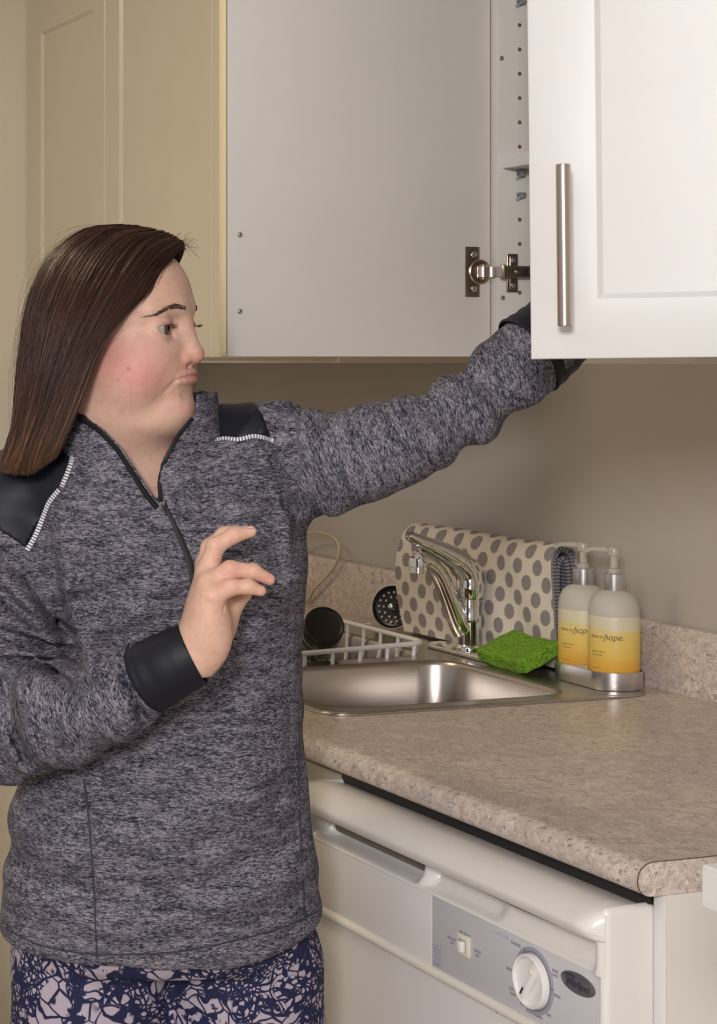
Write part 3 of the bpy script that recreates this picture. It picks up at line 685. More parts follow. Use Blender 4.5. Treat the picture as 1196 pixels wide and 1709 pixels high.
# ================================================================ the woman: signed-distance modelling helpers
D0 = 2.15; LX0 = .204                               # person frame: x right, y away from camera, z up; origin on the floor under her
PROOT = CAM+FW*D0+RT*LX0; PROOT.z = 0
f32 = np.float32
def L(u, v, dd=0.0):
    d = D0+dd; return np.array(((u-CXP)/FPX*d-LX0, dd, CAM.z-(v-YH)/FPX*d))
def LV(u, v, dd=0.0): return Vector(L(u, v, dd))
def pix(X, Y, Z): d = D0+Y; return CXP+(X+LX0)*FPX/d, YH-(Z-CAM.z)*FPX/d
class Grid:
    def __init__(s, lo, hi, h):
        s.lo = np.array(lo, float); s.h = h; n = [int((b-a)/h)+2 for a, b in zip(lo, hi)]
        s.x = (s.lo[0]+h*np.arange(n[0])).astype(f32)[:, None, None]; s.y = (s.lo[1]+h*np.arange(n[1])).astype(f32)[None, :, None]; s.z = (s.lo[2]+h*np.arange(n[2])).astype(f32)[None, None, :]
        s.n = n; s.F = np.full(n, 9.0, f32)
def smin(a, b, k):
    h = np.clip(.5+.5*(b-a)/k, 0, 1); return b+(a-b)*h-k*h*(1-h)
def smax(a, b, k): return -smin(-a, -b, k)
def e_cap(x, y, z, a, b, ra, rb):
    a = np.asarray(a, f32); b = np.asarray(b, f32); ba = b-a; L2 = float(ba@ba)+1e-12
    t = np.clip(((x-a[0])*ba[0]+(y-a[1])*ba[1]+(z-a[2])*ba[2])/f32(L2), 0, 1)
    return np.sqrt((x-a[0]-ba[0]*t)**2+(y-a[1]-ba[1]*t)**2+(z-a[2]-ba[2]*t)**2)-(ra+(rb-ra)*t)
def e_ell(x, y, z, c, r, R=None):
    X, Y, Z = x-f32(c[0]), y-f32(c[1]), z-f32(c[2])
    if R is not None: X, Y, Z = (R[0][0]*X+R[0][1]*Y+R[0][2]*Z), (R[1][0]*X+R[1][1]*Y+R[1][2]*Z), (R[2][0]*X+R[2][1]*Y+R[2][2]*Z)
    k0 = np.sqrt((X/r[0])**2+(Y/r[1])**2+(Z/r[2])**2); k1 = np.sqrt((X/r[0]**2)**2+(Y/r[1]**2)**2+(Z/r[2]**2)**2)+1e-9
    return k0*(k0-1)/k1
def local_op(g, c, R_, fn, op, k):
    """apply op only in a box around c (radius R_)"""
    sl = []
    for i in range(3):
        a = int((c[i]-R_-g.lo[i])/g.h); b = int((c[i]+R_-g.lo[i])/g.h)+2; a = max(0, a); b = min(g.n[i], b)
        if b <= a: return
        sl.append(slice(a, b))
    s = tuple(sl); v = fn(g.x[sl[0]], g.y[:, sl[1]], g.z[:, :, sl[2]]); g.F[s] = op(g.F[s], v.astype(f32), k)
def add_cap(g, a, b, ra, rb, k=.01):
    c = (np.asarray(a)+np.asarray(b))/2; R_ = np.linalg.norm(np.asarray(a)-np.asarray(b))/2+max(ra, rb)+k*2+.02
    local_op(g, c, R_, lambda x, y, z: e_cap(x, y, z, a, b, ra, rb), smin, k)
def sub_cap(g, a, b, ra, rb, k=.004):
    c = (np.asarray(a)+np.asarray(b))/2; R_ = np.linalg.norm(np.asarray(a)-np.asarray(b))/2+max(ra, rb)+k*2+.01
    local_op(g, c, R_, lambda x, y, z: -e_cap(x, y, z, a, b, ra, rb), smax, k)
def add_ell(g, c, r, k=.01, R=None): local_op(g, c, max(r)+k*2+.02, lambda x, y, z: e_ell(x, y, z, c, r, R), smin, k)
def sub_ell(g, c, r, k=.004, R=None): local_op(g, c, max(r)+k*2+.01, lambda x, y, z: -e_ell(x, y, z, c, r, R), smax, k)
def chain(g, P, r, k=.01):
    for i in range(len(P)-1): add_cap(g, P[i], P[i+1], r[i], r[i+1], k)
def surfnet(g):
    F = g.F; ins = F < 0; nx, ny, nz = F.shape
    cnt = np.zeros((nx-1, ny-1, nz-1), np.int8)
    for i in (0, 1):
        for j in (0, 1):
            for k in (0, 1): cnt += ins[i:nx-1+i, j:ny-1+j, k:nz-1+k]
    act = (cnt > 0) & (cnt < 8); ci = np.argwhere(act); idx = np.full(act.shape, -1, np.int32); idx[act] = np.arange(len(ci))
    acc = np.zeros((len(ci), 3)); num = np.zeros(len(ci))
    C8 = [(i, j, k) for i in (0, 1) for j in (0, 1) for k in (0, 1)]
    val = {c: F[ci[:, 0]+c[0], ci[:, 1]+c[1], ci[:, 2]+c[2]].astype(float) for c in C8}
    for a in C8:
        for ax in range(3):
            if a[ax]: continue
            b = list(a); b[ax] = 1; b = tuple(b); va, vb = val[a], val[b]; m = (va < 0) != (vb < 0)
            t = np.where(m, va/(va-vb+1e-20), 0); p = np.array(a, float)[None, :].repeat(len(ci), 0); p[:, ax] = t
            acc += p*m[:, None]; num += m
    V = (ci+acc/num[:, None])*g.h+g.lo
    Q = []
    for ax in range(3):
        sa = [slice(None)]*3; sb = [slice(None)]*3; sa[ax] = slice(0, -1); sb[ax] = slice(1, None)
        ia, ib = ins[tuple(sa)], ins[tuple(sb)]; m = ia != ib; e = np.argwhere(m); flip = ia[m]
        o1, o2 = [(1, 2), (2, 0), (0, 1)][ax]
        ok = (e[:, o1] > 0) & (e[:, o2] > 0) & (e[:, o1] < F.shape[o1]-1) & (e[:, o2] < F.shape[o2]-1); e = e[ok]; flip = flip[ok]
        def cell(d1, d2):
            q = e.copy(); q[:, o1] -= d1; q[:, o2] -= d2; return idx[q[:, 0], q[:, 1], q[:, 2]]
        q = np.stack([cell(0, 0), cell(1, 0), cell(1, 1), cell(0, 1)], 1)
        q[~flip] = q[~flip][:, ::-1]; Q.append(q)
    Q = np.concatenate(Q); return V, Q[(Q >= 0).all(1)]
def npmesh(name, V, Q):
    me = bpy.data.meshes.new(name); n = Q.shape[1]
    me.vertices.add(len(V)); me.vertices.foreach_set('co', np.asarray(V, f32).ravel())
    me.loops.add(Q.size); me.loops.foreach_set('vertex_index', Q.ravel().astype(np.int32))
    me.polygons.add(len(Q)); me.polygons.foreach_set('loop_start', np.arange(0, Q.size, n, dtype=np.int32)); me.update(calc_edges=True); return me
def smooth(V, Q, it=1, lam=.5, mask=None):
    n = len(V); e = np.concatenate([Q[:, [i, (i+1) % Q.shape[1]]] for i in range(Q.shape[1])]); 
    for _ in range(it):
        s = np.zeros((n, 3)); c = np.bincount(e[:, 0], minlength=n)+np.bincount(e[:, 1], minlength=n)
        for k in range(3): s[:, k] = np.bincount(e[:, 0], V[e[:, 1], k], n)+np.bincount(e[:, 1], V[e[:, 0], k], n)
        d = (s/np.maximum(c, 1)[:, None]-V)*lam
        if mask is not None: d *= mask[:, None]
        V = V+d
    return V
def cattr(me, name, arr): a = me.color_attributes.new(name, 'FLOAT_COLOR', 'POINT'); a.data.foreach_set('color', np.c_[arr, np.ones(len(arr))].astype(f32).ravel())
def vattr(me, name, arr): a = me.attributes.new(name, 'FLOAT_VECTOR', 'POINT'); a.data.foreach_set('vector', arr.astype(f32).ravel())
def inpoly(u, v, poly):
    c = np.zeros(np.shape(u), bool); n = len(poly)
    for i in range(n):
        (x1, y1), (x2, y2) = poly[i], poly[(i+1) % n]
        m = ((y1 > v) != (y2 > v)) & (u < (x2-x1)*(v-y1)/((y2-y1) or 1e-9)+x1); c ^= m
    return c
def segd2(u, v, P):
    """distance to a polyline in 2D"""
    d = np.full(np.broadcast(u, v).shape, 1e9, f32)
    for (x1, y1), (x2, y2) in zip(P[:-1], P[1:]):
        dx, dy = x2-x1, y2-y1; t = np.clip(((u-x1)*dx+(v-y1)*dy)/(dx*dx+dy*dy+1e-9), 0, 1); d = np.minimum(d, np.sqrt((u-x1-dx*t)**2+(v-y1-dy*t)**2))
    return d
def sgauss(x, s): return np.exp(-(x/s)**2)
# ================================================================ the woman
WO = thing('person', PROOT, 'person with brown hair, grey quarter-zip top and printed leggings, reaching into the open cabinet', 'person', rz=YAW)
# ---- materials
m = mat('skin', (.7, .5, .4), .48, spec=.35, sss=.12); t = NT(m)
a = t.n('ShaderNodeVertexColor', layer_name='col'); n_ = t.noise(t.coord(), 700, 3, .6); n2 = t.noise(t.coord(), 120, 4, .6)
c = t.mix(t.ramp(n2, [(.38, .55), (.5, 0)]), a.outputs[0], t.mix(.75, a.outputs[0], (.50, .16, .14)))
t.base(t.mix(.45, a.outputs[0], c)); t.bump(n_, .18, .0004); M['skin'] = m
def knit(name, lite, dark, attr=True, sc=1.0):
    m = mat(name, lite, .92, spec=.15); t = NT(m)
    q = t.coord((150*sc, 150*sc, 640*sc), attr='tc', rot=(0, math.radians(14), 0)); q2 = t.coord((330*sc, 330*sc, 900*sc), attr='tc', rot=(0, math.radians(-8), 0)); q3 = t.coord((26, 26, 120), attr='tc', rot=(0, math.radians(14), 0))
    n1 = t.noise(q, 1, 3, .65, .8); n2 = t.noise(q2, 1, 2, .6, .4); n3 = t.noise(q3, 1, 3, .6, .5)
    s = t.math('ADD', t.math('MULTIPLY', n1, .62), t.math('ADD', t.math('MULTIPLY', n2, .26), t.math('MULTIPLY', n3, .22)))
    c = t.ramp(s, [(.45, dark), (.53, tuple((x*.35+y*.65) for x, y in zip(lite, dark))), (.585, lite), (.67, tuple(min(1, x*1.75) for x in lite))])
    t.base(c); t.bump(s, .55, .0016); return m
M['knit'] = knit('heather_knit', sc=1.2, lite=(.180, .170, .200), dark=(.013, .014, .030))
m = mat('black_stretch', (.009, .010, .017), .52, spec=.3); t = NT(m); t.bump(t.noise(t.coord(), 900, 2), .15, .0004); M['black_stretch'] = m
M['zip_black'] = mat('zip_black', (.010, .010, .014), .6)
m = mat('stitch_tape', (.7, .7, .74), .7); t = NT(m); wv = t.n('ShaderNodeTexWave', wave_type='BANDS', bands_direction='X'); wv.inputs['Scale'].default_value = 95; t.l(t.coord((1, 1, 1), attr='tc'), wv.inputs['Vector'])
t.base(t.mix(t.ramp(wv.outputs['Fac'], [(.30, 0), (.42, 1)]), (.10, .10, .14), (.74, .74, .79))); M['stitch_tape'] = m
m = mat('legging_print', (.5, .45, .5), .75, spec=.2); t = NT(m)
q = t.coord((1, 1, 1)); nz = t.n('ShaderNodeTexNoise'); nz.inputs['Scale'].default_value = 14; nz.inputs['Detail'].default_value = 2; t.l(q, nz.inputs['Vector'])
wq = t.n('ShaderNodeVectorMath', operation='MULTIPLY_ADD'); wq.inputs[1].default_value = (.05, .05, .05); t.l(nz.outputs['Color'], wq.inputs[0]); t.l(q, wq.inputs[2])
def edge(sc_, lo, hi):
    vo = t.n('ShaderNodeTexVoronoi', feature='DISTANCE_TO_EDGE'); vo.inputs['Scale'].default_value = sc_; t.l(wq.outputs[0], vo.inputs['Vector']); return t.ramp(vo.outputs['Distance'], [(lo, 1), (hi, 0)])
e1 = edge(40, .03, .05); e2 = edge(135, .13, .18); msk = t.ramp(t.noise(wq.outputs[0], 15, 2), [(.46, 0), (.48, 1)]); blot = t.ramp(t.noise(wq.outputs[0], 24, 5, .65), [(.565, 0), (.58, 1)])
wv = t.n('ShaderNodeTexWave', wave_type='RINGS'); wv.inputs['Scale'].default_value = 12; wv.inputs['Distortion'].default_value = 14; wv.inputs['Detail'].default_value = 1.5; wv.inputs['Detail Scale'].default_value = 2.2; t.l(q, wv.inputs['Vector'])
ln = t.ramp(wv.outputs['Fac'], [(.10, 1), (.17, 0)])
fa_ = t.math('MAXIMUM', t.math('MAXIMUM', e1, ln), t.math('MAXIMUM', t.math('MULTIPLY', e2, msk), blot)); t.base(t.mix(fa_, (.43, .37, .44), (.018, .021, .062))); M['legging_print'] = m

# ---- head frame
HTH = math.radians(62); HC = L(193, 546, 0.0)+np.array((0, .0, 0)); PITCH = math.radians(-1)
fv = np.array((math.sin(HTH), -math.cos(HTH), 0)); sv = np.array((-math.cos(HTH), -math.sin(HTH), 0)); uv_ = np.array((0, 0, 1.0))
fv, uv_ = fv*math.cos(PITCH)+uv_*math.sin(PITCH), uv_*math.cos(PITCH)-fv*math.sin(PITCH)
HR = np.array([fv, sv, uv_])                        # rows: forward, toward-camera side, up
def H(f, s, u): return HC+fv*f+sv*s+uv_*u
gh = Grid(HC+np.array((-.13, -.15, -.235)), HC+np.array((.15, .13, .125)), .0013)
add_ell(gh, H(-.006, 0, .021), (.085, .071, .079), .01, HR)
add_ell(gh, H(.030, 0, -.022), (.060, .061, .070), .02, HR)
add_ell(gh, H(.030, 0, .030), (.0555, .062, .060), .015, HR)      # forehead
add_ell(gh, H(.020, 0, -.062), (.058, .060, .044), .02, HR)         # jaw
for s in (-1, 1):
    add_ell(gh, H(.047, .035*s, -.040), (.032, .030, .030), .02, HR)  # cheek
    add_ell(gh, H(.028, .046*s, -.062), (.034, .024, .032), .02, HR)  # jowl
    add_cap(gh, H(.077, .012*s, .021), H(.062, .046*s, .018), .009, .008, .014)  # brow ridge
add_ell(gh, H(.073, 0, -.089), (.022, .027, .019), .016, HR)        # chin
add_ell(gh, H(.035, 0, -.104), (.052, .050, .026), .022, HR)        # soft under-chin
add_ell(gh, H(.070, 0, -.055), (.0195, .032, .026), .014, HR)        # mouth mound
# eye sockets, then lids
for s in (-1, 1): sub_ell(gh, H(.091, .033*s, .002), (.017, .020, .012), .012, HR)
# nose
add_cap(gh, H(.078, 0, .014), H(.093, 0, -.024), .0065, .0092, .012)
add_ell(gh, H(.0945, 0, -.0295), (.0112, .0122, .0102), .006, HR)
for s in (-1, 1):
    add_ell(gh, H(.0860, .0125*s, -.0335), (.0095, .0072, .0075), .004, HR)
for s in (-1, 1):
    sub_ell(gh, H(.0915, .0072*s, -.0418), (.0050, .0030, .0042), .0015, HR)
    sub_cap(gh, H(.0810, .0205*s, -.032), H(.0750, .026*s, -.043), .0008, .0006, .007)
EYE = {}
for s in (-1, 1):
    ec = H(.0660, .0350*s, -.0010); EYE[s] = ec
    add_ell(gh, ec, (.0160, .0164, .0146), .006, HR)
    # palpebral opening: a slanted almond through the lid
    o0 = ec+fv*.0135+sv*.0022*s; ang = math.radians(7)*s
    sr = sv*math.cos(ang)+uv_*math.sin(ang)*1; ur = uv_*math.cos(ang)-sv*math.sin(ang)
    RR = np.array([fv, sr, ur]); sub_ell(gh, o0-uv_*.0018, (.0120, .0160, .0050), .0012, RR)
    cr = [ec+fv*(.0142-.0020*q*q)+sr*(.0140*q)+uv_*(.0098-.0040*q*q) for q in (-1, -.5, 0, .5, 1)]
    for a_, b_ in zip(cr[:-1], cr[1:]): sub_cap(gh, a_+fv*.0014, b_+fv*.0014, .0011, .0011, .003)
    br = [ec+fv*(.0115-.003*q*q)+sr*(.012*q)-uv_*(.0118-.0030*q*q) for q in (-1, 0, 1)]
    for a_, b_ in zip(br[:-1], br[1:]): sub_cap(gh, a_+fv*.004, b_+fv*.004, .0008, .0008, .006)
# lips, laid on the modelled face surface
Vp, Qp = surfnet(gh); bp = BVHTree.FromPolygons([tuple(v) for v in Vp], [tuple(q) for q in Qp])
def onface(s, u, off=0.0):
    h = bp.ray_cast(Vector(H(.16, s, u)), Vector(-fv), .3)[0]; return np.array(h)+fv*off
MS = [-.030, -.023, -.015, -.007, 0, .007, .015, .023, .030]
def mline(s): return -.0520-.0052*(abs(s)/.030)**1.6
LW = [max(.0, 1-(abs(s)/.031)**2)**.6 for s in MS]
upl = [onface(s, mline(s)+.0026*w, -.0032+.0026*w) for s, w in zip(MS, LW)]; lol = [onface(s, mline(s)-.0042*w, -.0032+.0022*w) for s, w in zip(MS, LW)]
mid = [onface(s, mline(s), .0030*w+.0002) for s, w in zip(MS, LW)]
chain(gh, upl, [.0006+.0027*w for w in LW], .0045); chain(gh, lol, [.0006+.0036*w for w in LW], .005)
for a_, b_ in zip(mid[:-1], mid[1:]): sub_cap(gh, a_, b_, .0011, .0011, .0022)
for s in (-1, 1): sub_cap(gh, onface(.031*s, -.0605, .0010), onface(.0345*s, -.069, .0012), .0010, .0006, .006)
sub_cap(gh, H(.0975, 0, -.0725), H(.0920, .014, -.0735), .0016, .0014, .010)
# ear (mostly under the hair)
for s in (-1, 1):
    add_ell(gh, H(-.008, .074*s, -.012), (.015, .007, .028), .005, HR); sub_ell(gh, H(-.004, .081*s, -.008), (.008, .004, .015), .003, HR)
# neck and upper chest
NB = L(222, 778, .02)
chain(gh, [H(-.012, 0, -.045), H(-.010, 0, -.095), NB+np.array((0, .0, .0))], [.062, .059, .064], .022)
add_ell(gh, NB+np.array((.012, .01, -.045)), (.115, .078, .060), .03)
V1, Q1 = surfnet(gh); V1 = smooth(V1, Q1, 2, .45)

# ---- right hand (raised in front of the chest)
HB = -.235
gr_ = Grid(L(285, 1135, HB)+np.array((-.01, -.05, 0)), L(470, 870, HB)+np.array((.02, .11, .01)), .0010)
def hp(u, v, o=0.0): return L(u, v, HB+o)
wr = hp(322, 1094, .030)
chain(gr_, [hp(285, 1125, .035), wr, hp(338, 1062, .030)], [.026, .0250, .0250], .012)
# knuckles: little finger nearest the camera
K = [hp(354, 996, .004), hp(350, 975, .014), hp(346, 957, .030), hp(345, 942, .047)]
for i, k_ in enumerate(K):
    add_cap(gr_, hp(336+2*(3-i), 1060, .014+.012*i), k_, .0165, (.0125, .0120, .0115, .0110)[i], .014)
add_ell(gr_, hp(345, 1030, .028), (.0190, .034, .034), .012)
add_ell(gr_, hp(356, 1062, .016), (.0165, .018, .030), .012)          # heel of the hand
chain(gr_, [K[0], hp(385, 980, -.002), hp(414, 979, -.003), hp(435, 986, -.002)], [.0105, .0082, .0072, .0054], .0045)
chain(gr_, [K[1], hp(384, 951, .010), hp(422, 954, .010), hp(449, 967, .011)], [.0112, .0090, .0078, .0060], .0045)
chain(gr_, [K[2], hp(359, 912, .028), hp(391, 893, .027), hp(418, 887, .028)], [.0115, .0090, .0078, .0060], .0045)
chain(gr_, [K[3], hp(350, 914, .046), hp(374, 892, .046), hp(397, 885, .047)], [.0110, .0088, .0076, .0060], .0045)
chain(gr_, [hp(350, 1062, .055), hp(372, 1032, .062), hp(388, 1008, .056), hp(408, 992, .044)], [.0165, .0145, .0105, .0075], .006)   # thumb on the far side
add_ell(gr_, hp(366, 1036, .050), (.017, .018, .030), .010)
for (a_, b_) in (((372, 998), (362, 1008)), ((368, 1008), (362, 1040)), ((372, 1020), (380, 1000))):
    sub_cap(gr_, hp(*a_, -.002), hp(*b_, -.000), .0005, .0003, .003)
for i, (u, v, o) in enumerate(((419, 883.5, .026), (399, 880.5, .046))): sub_ell(gr_, hp(u, v, o)+np.array((0, -.001, .002)), (.0062, .0048, .0015), .0008)
V2, Q2 = surfnet(gr_); V2 = smooth(V2, Q2, 1, .4)

# ---- limbs and trunk under the clothes
SHR, ELR = L(12, 868, .02), L(22, 1222, -.075)
SHL = L(448, 762, .01); ELL = L(672, 752, -.075); WRL = L(905, 592, -.045)
LARM = [(448, 764, .01), (520, 774, -.03), (600, 762, -.06), (680, 737, -.075), (775, 683, -.065), (850, 622, -.055), (892, 586, -.045)]
LRAD = [.060, .0545, .0480, .0420, .0355, .0370, .0460]
FARM = [(22, 1222, -.085), (110, 1192, -.135), (200, 1152, -.17), (262, 1122, -.19)]
HWL = [L(905, 590, -.045), L(948, 552, -.03), L(990, 505, -.01)]
gb = Grid((-.36, -.27, 0), (.50, .30, 1.30), .005)
ZT = lambda v, d=D0: CAM.z-(v-YH)/FPX*d
def torso_tab():
    T = [(690, 214, 70, .060), (720, 222, 112, .075), (745, 240, 165, .088), (770, 246, 205, .098), (800, 256, 224, .108), (860, 288, 226, .124), (905, 293, 219, .132), (950, 296, 214, .136), (1050, 292, 214, .132), (1150, 285, 219, .130), (1250, 280, 228, .134), (1300, 275, 237, .138), (1350, 272, 243, .140), (1400, 270, 251, .142), (1450, 269, 259, .144), (1500, 270, 266, .145), (1560, 269, 270, .146), (1640, 268, 271, .146)]
    T = np.array(T, float); z = ZT(T[:, 0]); cx = (T[:, 1]-CXP)/FPX*D0-LX0; rx = T[:, 2]/FPX*D0; return z[::-1], cx[::-1], rx[::-1], T[::-1, 3]
tz, tcx, trx, trye = torso_tab()
def torso(x, y, z, inset=0.0, p=2.35):
    cx = np.interp(z, tz, tcx).astype(f32); rx = (np.interp(z, tz, trx)-inset).astype(f32); ry = (np.interp(z, tz, trye)-inset).astype(f32)
    yy = y-f32(.018)
    k = (np.abs((x-cx)/rx)**p+np.abs(yy/ry)**p)**(1/p); d = (k-1)*np.minimum(rx, ry)
    return d
d_ = torso(gb.x, gb.y, gb.z, .034); d_ = smax(d_, (gb.z-ZT(800)), .03); d_ = smax(d_, -(gb.z-.76), .02); gb.F = np.minimum(gb.F, d_.astype(f32))
chain(gb, [SHR+np.array((-.01, .01, -.01)), L(5, 1040, -.01), ELR+np.array((-.005, .015, 0))], [.036, .034, .030], .02)
chain(gb, [L(*q) for q in FARM]+[wr], [.028, .029, .026, .0235, .0235], .012)
chain(gb, [L(*q) for q in LARM], [.048, .042, .037, .034, .030, .026, .024], .02)
LEGC = {}
for s, ux in ((-1, 152), (1, 404)):
    P = [L(ux, 1530, .018), L(ux, 1760, .02), np.array((L(ux, 1700)[0]*.86, .02, .44)), np.array((L(ux, 1700)[0]*.86, .035, .26)), np.array((L(ux, 1700)[0]*.80, .03, .075))]; LEGC[s] = P
    chain(gb, P, [.076, .074, .048, .044, .032], .03)
    add_cap(gb, P[-1]+np.array((0, 0, -.03)), P[-1]+np.array((0, -.12, -.045)), .034, .024, .02)
# reaching hand inside the cabinet
gl = Grid(L(905, 600, -.05)+np.array((-.03, -.04, -.03)), L(1040, 440, .04)+np.array((.03, .06, .03)), .0016)
chain(gl, HWL, [.0245, .0240, .020], .012); pc = HWL[2]; up = (HWL[2]-HWL[0]); up /= np.linalg.norm(up); sd_ = np.array((.0, -.85, .52)); sd_ -= up*(sd_@up); sd_ /= np.linalg.norm(sd_); nn_ = np.cross(up, sd_)
for i, (o, l1) in enumerate(((-.030, .026), (-.010, .032), (.010, .034), (.029, .030))):
    k0 = pc+up*.038+sd_*o; chain(gl, [pc+sd_*o*.6, k0, k0+up*l1+nn_*.010*1, k0+up*(l1*1.55)+nn_*.026, k0+up*(l1*1.85)+nn_*.042], [.016, .0105, .0090, .0080, .0060], .006)
chain(gl, [pc-up*.01+sd_*.026, pc+up*.015+sd_*.044+nn_*.012, pc+up*.038+sd_*.050+nn_*.026, pc+up*.058+sd_*.046+nn_*.034], [.015, .0115, .0095, .0075], .006)
V3, Q3 = surfnet(gb); V3 = smooth(V3, Q3, 2, .5); V4, Q4 = surfnet(gl)
V = np.concatenate([V1, V2, V3, V4]); o1, o2, o3 = len(V1), len(V1)+len(V2), len(V1)+len(V2)+len(V3)
Q = np.concatenate([Q1, Q2+o1, Q3+o2, Q4+o3])
# skin colour (pigment and blush)
base = np.array((.62, .405, .315)); C_ = np.tile(base, (len(V), 1)); D_ = (V-HC)@HR.T
def tint(c, r, col, w, rng=slice(None), P=D_):
    k = np.exp(-(((P-np.array(c))/np.array(r))**2).sum(1))*w; C_[:] = C_*(1-k[:, None])+np.array(col)*k[:, None]
for s in (-1, 1):
    tint((.040, .060*s, -.042), (.045, .040, .030), (.60, .245, .225), .68); tint((.058, .050*s, -.056), (.016, .02, .014), (.56, .17, .17), .45)
    tint((.015, .070*s, -.030), (.03, .03, .03), (.60, .27, .24), .40)
    tint((.0790, .036*s, .0042), (.008, .015, .0013), (.20, .10, .10), .75); tint((.078, .037*s, .0105), (.010, .015, .0013), (.42, .22, .21), .5)
    tint((.083, .031*s, -.014), (.016, .014, .006), (.44, .28, .33), .50)
    tint((.088, .014*s, -.036), (.010, .010, .010), (.60, .25, .21), .6)
tint((.106, 0, -.032), (.014, .016, .012), (.62, .26, .22), .6); tint((.090, 0, -.092), (.016, .022, .012), (.64, .32, .27), .6)
tint((.0930, 0, -.0535), (.014, .0235, .0068), (.55, .225, .215), .95)
tint((.047, .066, -.0455), (.0025, .008, .0025), (.30, .10, .09), .9); tint((.036, .068, -.058), (.002, .008, .002), (.34, .16, .12), .7)
Hk = np.zeros(len(V), bool); Hk[o1:o2] = True
C_[Hk] = np.array((.69, .445, .335))
for (u, v) in ((436, 985), (449, 966), (416, 889), (400, 886), (354, 996), (386, 978), (386, 950), (360, 914)):
    p = hp(u, v, .005); k = np.exp(-((np.linalg.norm(V-p, axis=1)/.014)**2))*.45*Hk; C_[:] = C_*(1-k[:, None])+np.array((.66, .30, .25))*k[:, None]
for (u, v, o) in ((419, 883, .026), (399, 880, .046)):
    k = np.exp(-(((V-hp(u, v, o))/np.array((.007, .006, .0035)))**2).sum(1))*.8*Hk; C_[:] = C_*(1-k[:, None])+np.array((.74, .50, .46))*k[:, None]
me = npmesh('body', V, Q); cattr(me, 'col', C_)
body = link('body', me, M['skin'], WO, local=True)
# ---- eyes
me_ = mat('eye_white', (.34, .315, .30), .15, spec=.5); mi_ = mat('iris_brown', (.085, .055, .030), .1, spec=.6); mp_ = mat('pupil', (.005, .005, .005), .05)
for s in (-1, 1):
    g_dir = (fv*1.0+np.array((.0, 0, -.03))+sv*.13); g_dir /= np.linalg.norm(g_dir)
    b = B(); lathe(b, [(r_*1.12, h_*1.12) for r_, h_ in ((.0001, -.0125), (.006, -.011), (.0112, -.0056), (.0125, 0), (.0118, .0045), (.0098, .0078), (.0068, .0105), (.0066, .0107), (.0030, .0120), (.0029, .01205), (.0001, .01225))], Vector(EYE[s]), Vector(g_dir), 40)
    for f in b.faces:
        c = f.calc_center_median()-Vector(EYE[s]); h_ = c.dot(Vector(g_dir)); f.material_index = 0 if h_ < .0104*1.12 else (1 if h_ < .01203*1.12 else 2)
    obj('eye', b, [me_, mi_, mp_], body, smooth=60, local=True)
bvh = BVHTree.FromPolygons([tuple(v) for v in V[:o1]], [tuple(q) for q in Q1])
def hairs(name, curves, r, m, parent):
    """thin three-sided strands; curves: array (n, k, 3); r: (n, k)"""
    n, k, _ = curves.shape; tg = np.gradient(curves, axis=1); tg /= np.linalg.norm(tg, axis=2, keepdims=True)+1e-12
    ref = np.tile(np.array((0.3, -1.0, .25)), (n, k, 1)); u = np.cross(tg, ref); u /= np.linalg.norm(u, axis=2, keepdims=True)+1e-12; w = np.cross(tg, u)
    P = np.stack([curves+(u*math.cos(a)+w*math.sin(a))*r[..., None] for a in (0, 2*PI/3, 4*PI/3)], 2)   # n,k,3,3
    idx = np.arange(n*k*3).reshape(n, k, 3); F = np.stack([idx[:, :-1], np.roll(idx, -1, 2)[:, :-1], np.roll(idx, -1, 2)[:, 1:], idx[:, 1:]], -1).reshape(-1, 4)
    return npmesh(name, P.reshape(-1, 3), F)
# eyebrows and lashes: short hairs laid on the skin
mbrow = mat('brow_brown', (.085, .045, .030), .7)
for s in (-1, 1):
    cs_ = []
    for _ in range(190):
        q = RNG.random(); w = (RNG.random()-.5)*(.0052 if q < .4 else .0052*(1-(q-.4)*1.35))
        sp_ = .014+.043*q; hz = .0205+.0035*math.sin(PI*min(1, q*1.2))-.010*q*q+w
        o = H(.14, sp_*s, hz); hit = bvh.ray_cast(Vector(o), Vector(-fv+0*sv), .2)
        if hit[0] is None: continue
        p = np.array(hit[0]); n_ = np.array(hit[1]); d_ = sv*s*(.9+.2*q)+uv_*(.30-.55*q)-fv*.3*q; d_ = d_-n_*(d_@n_); d_ /= np.linalg.norm(d_)
        ln_ = .0055+.002*RNG.random(); cs_.append([p+n_*.0002, p+d_*ln_*.5+n_*.0008, p+d_*ln_+n_*.0004])
    cs_ = np.array(cs_); me = hairs('eyebrow', cs_, np.tile([.00020, .00018, .00006], (len(cs_), 1)), None, None); link('eyebrow', me, mbrow, body, local=True)
    cs_ = []
    for _ in range(34):
        q = RNG.random()*2-1; ec = EYE[s]; p = ec+fv*(.0158-.0034*q*q)+sv*(.0145*q+.0020*s)+uv_*(.0036-.0026*q*q+.0014*q*s)
        d_ = fv*.9+sv*q*.5+uv_*.15; d_ /= np.linalg.norm(d_); cs_.append([p-d_*.001, p+d_*.003, p+d_*.0050+uv_*.0018])
    cs_ = np.array(cs_); me = hairs('eyelash', cs_, np.tile([.00018, .00015, .00005], (len(cs_), 1)), None, None); link('eyelash', me, mbrow, body, local=True)

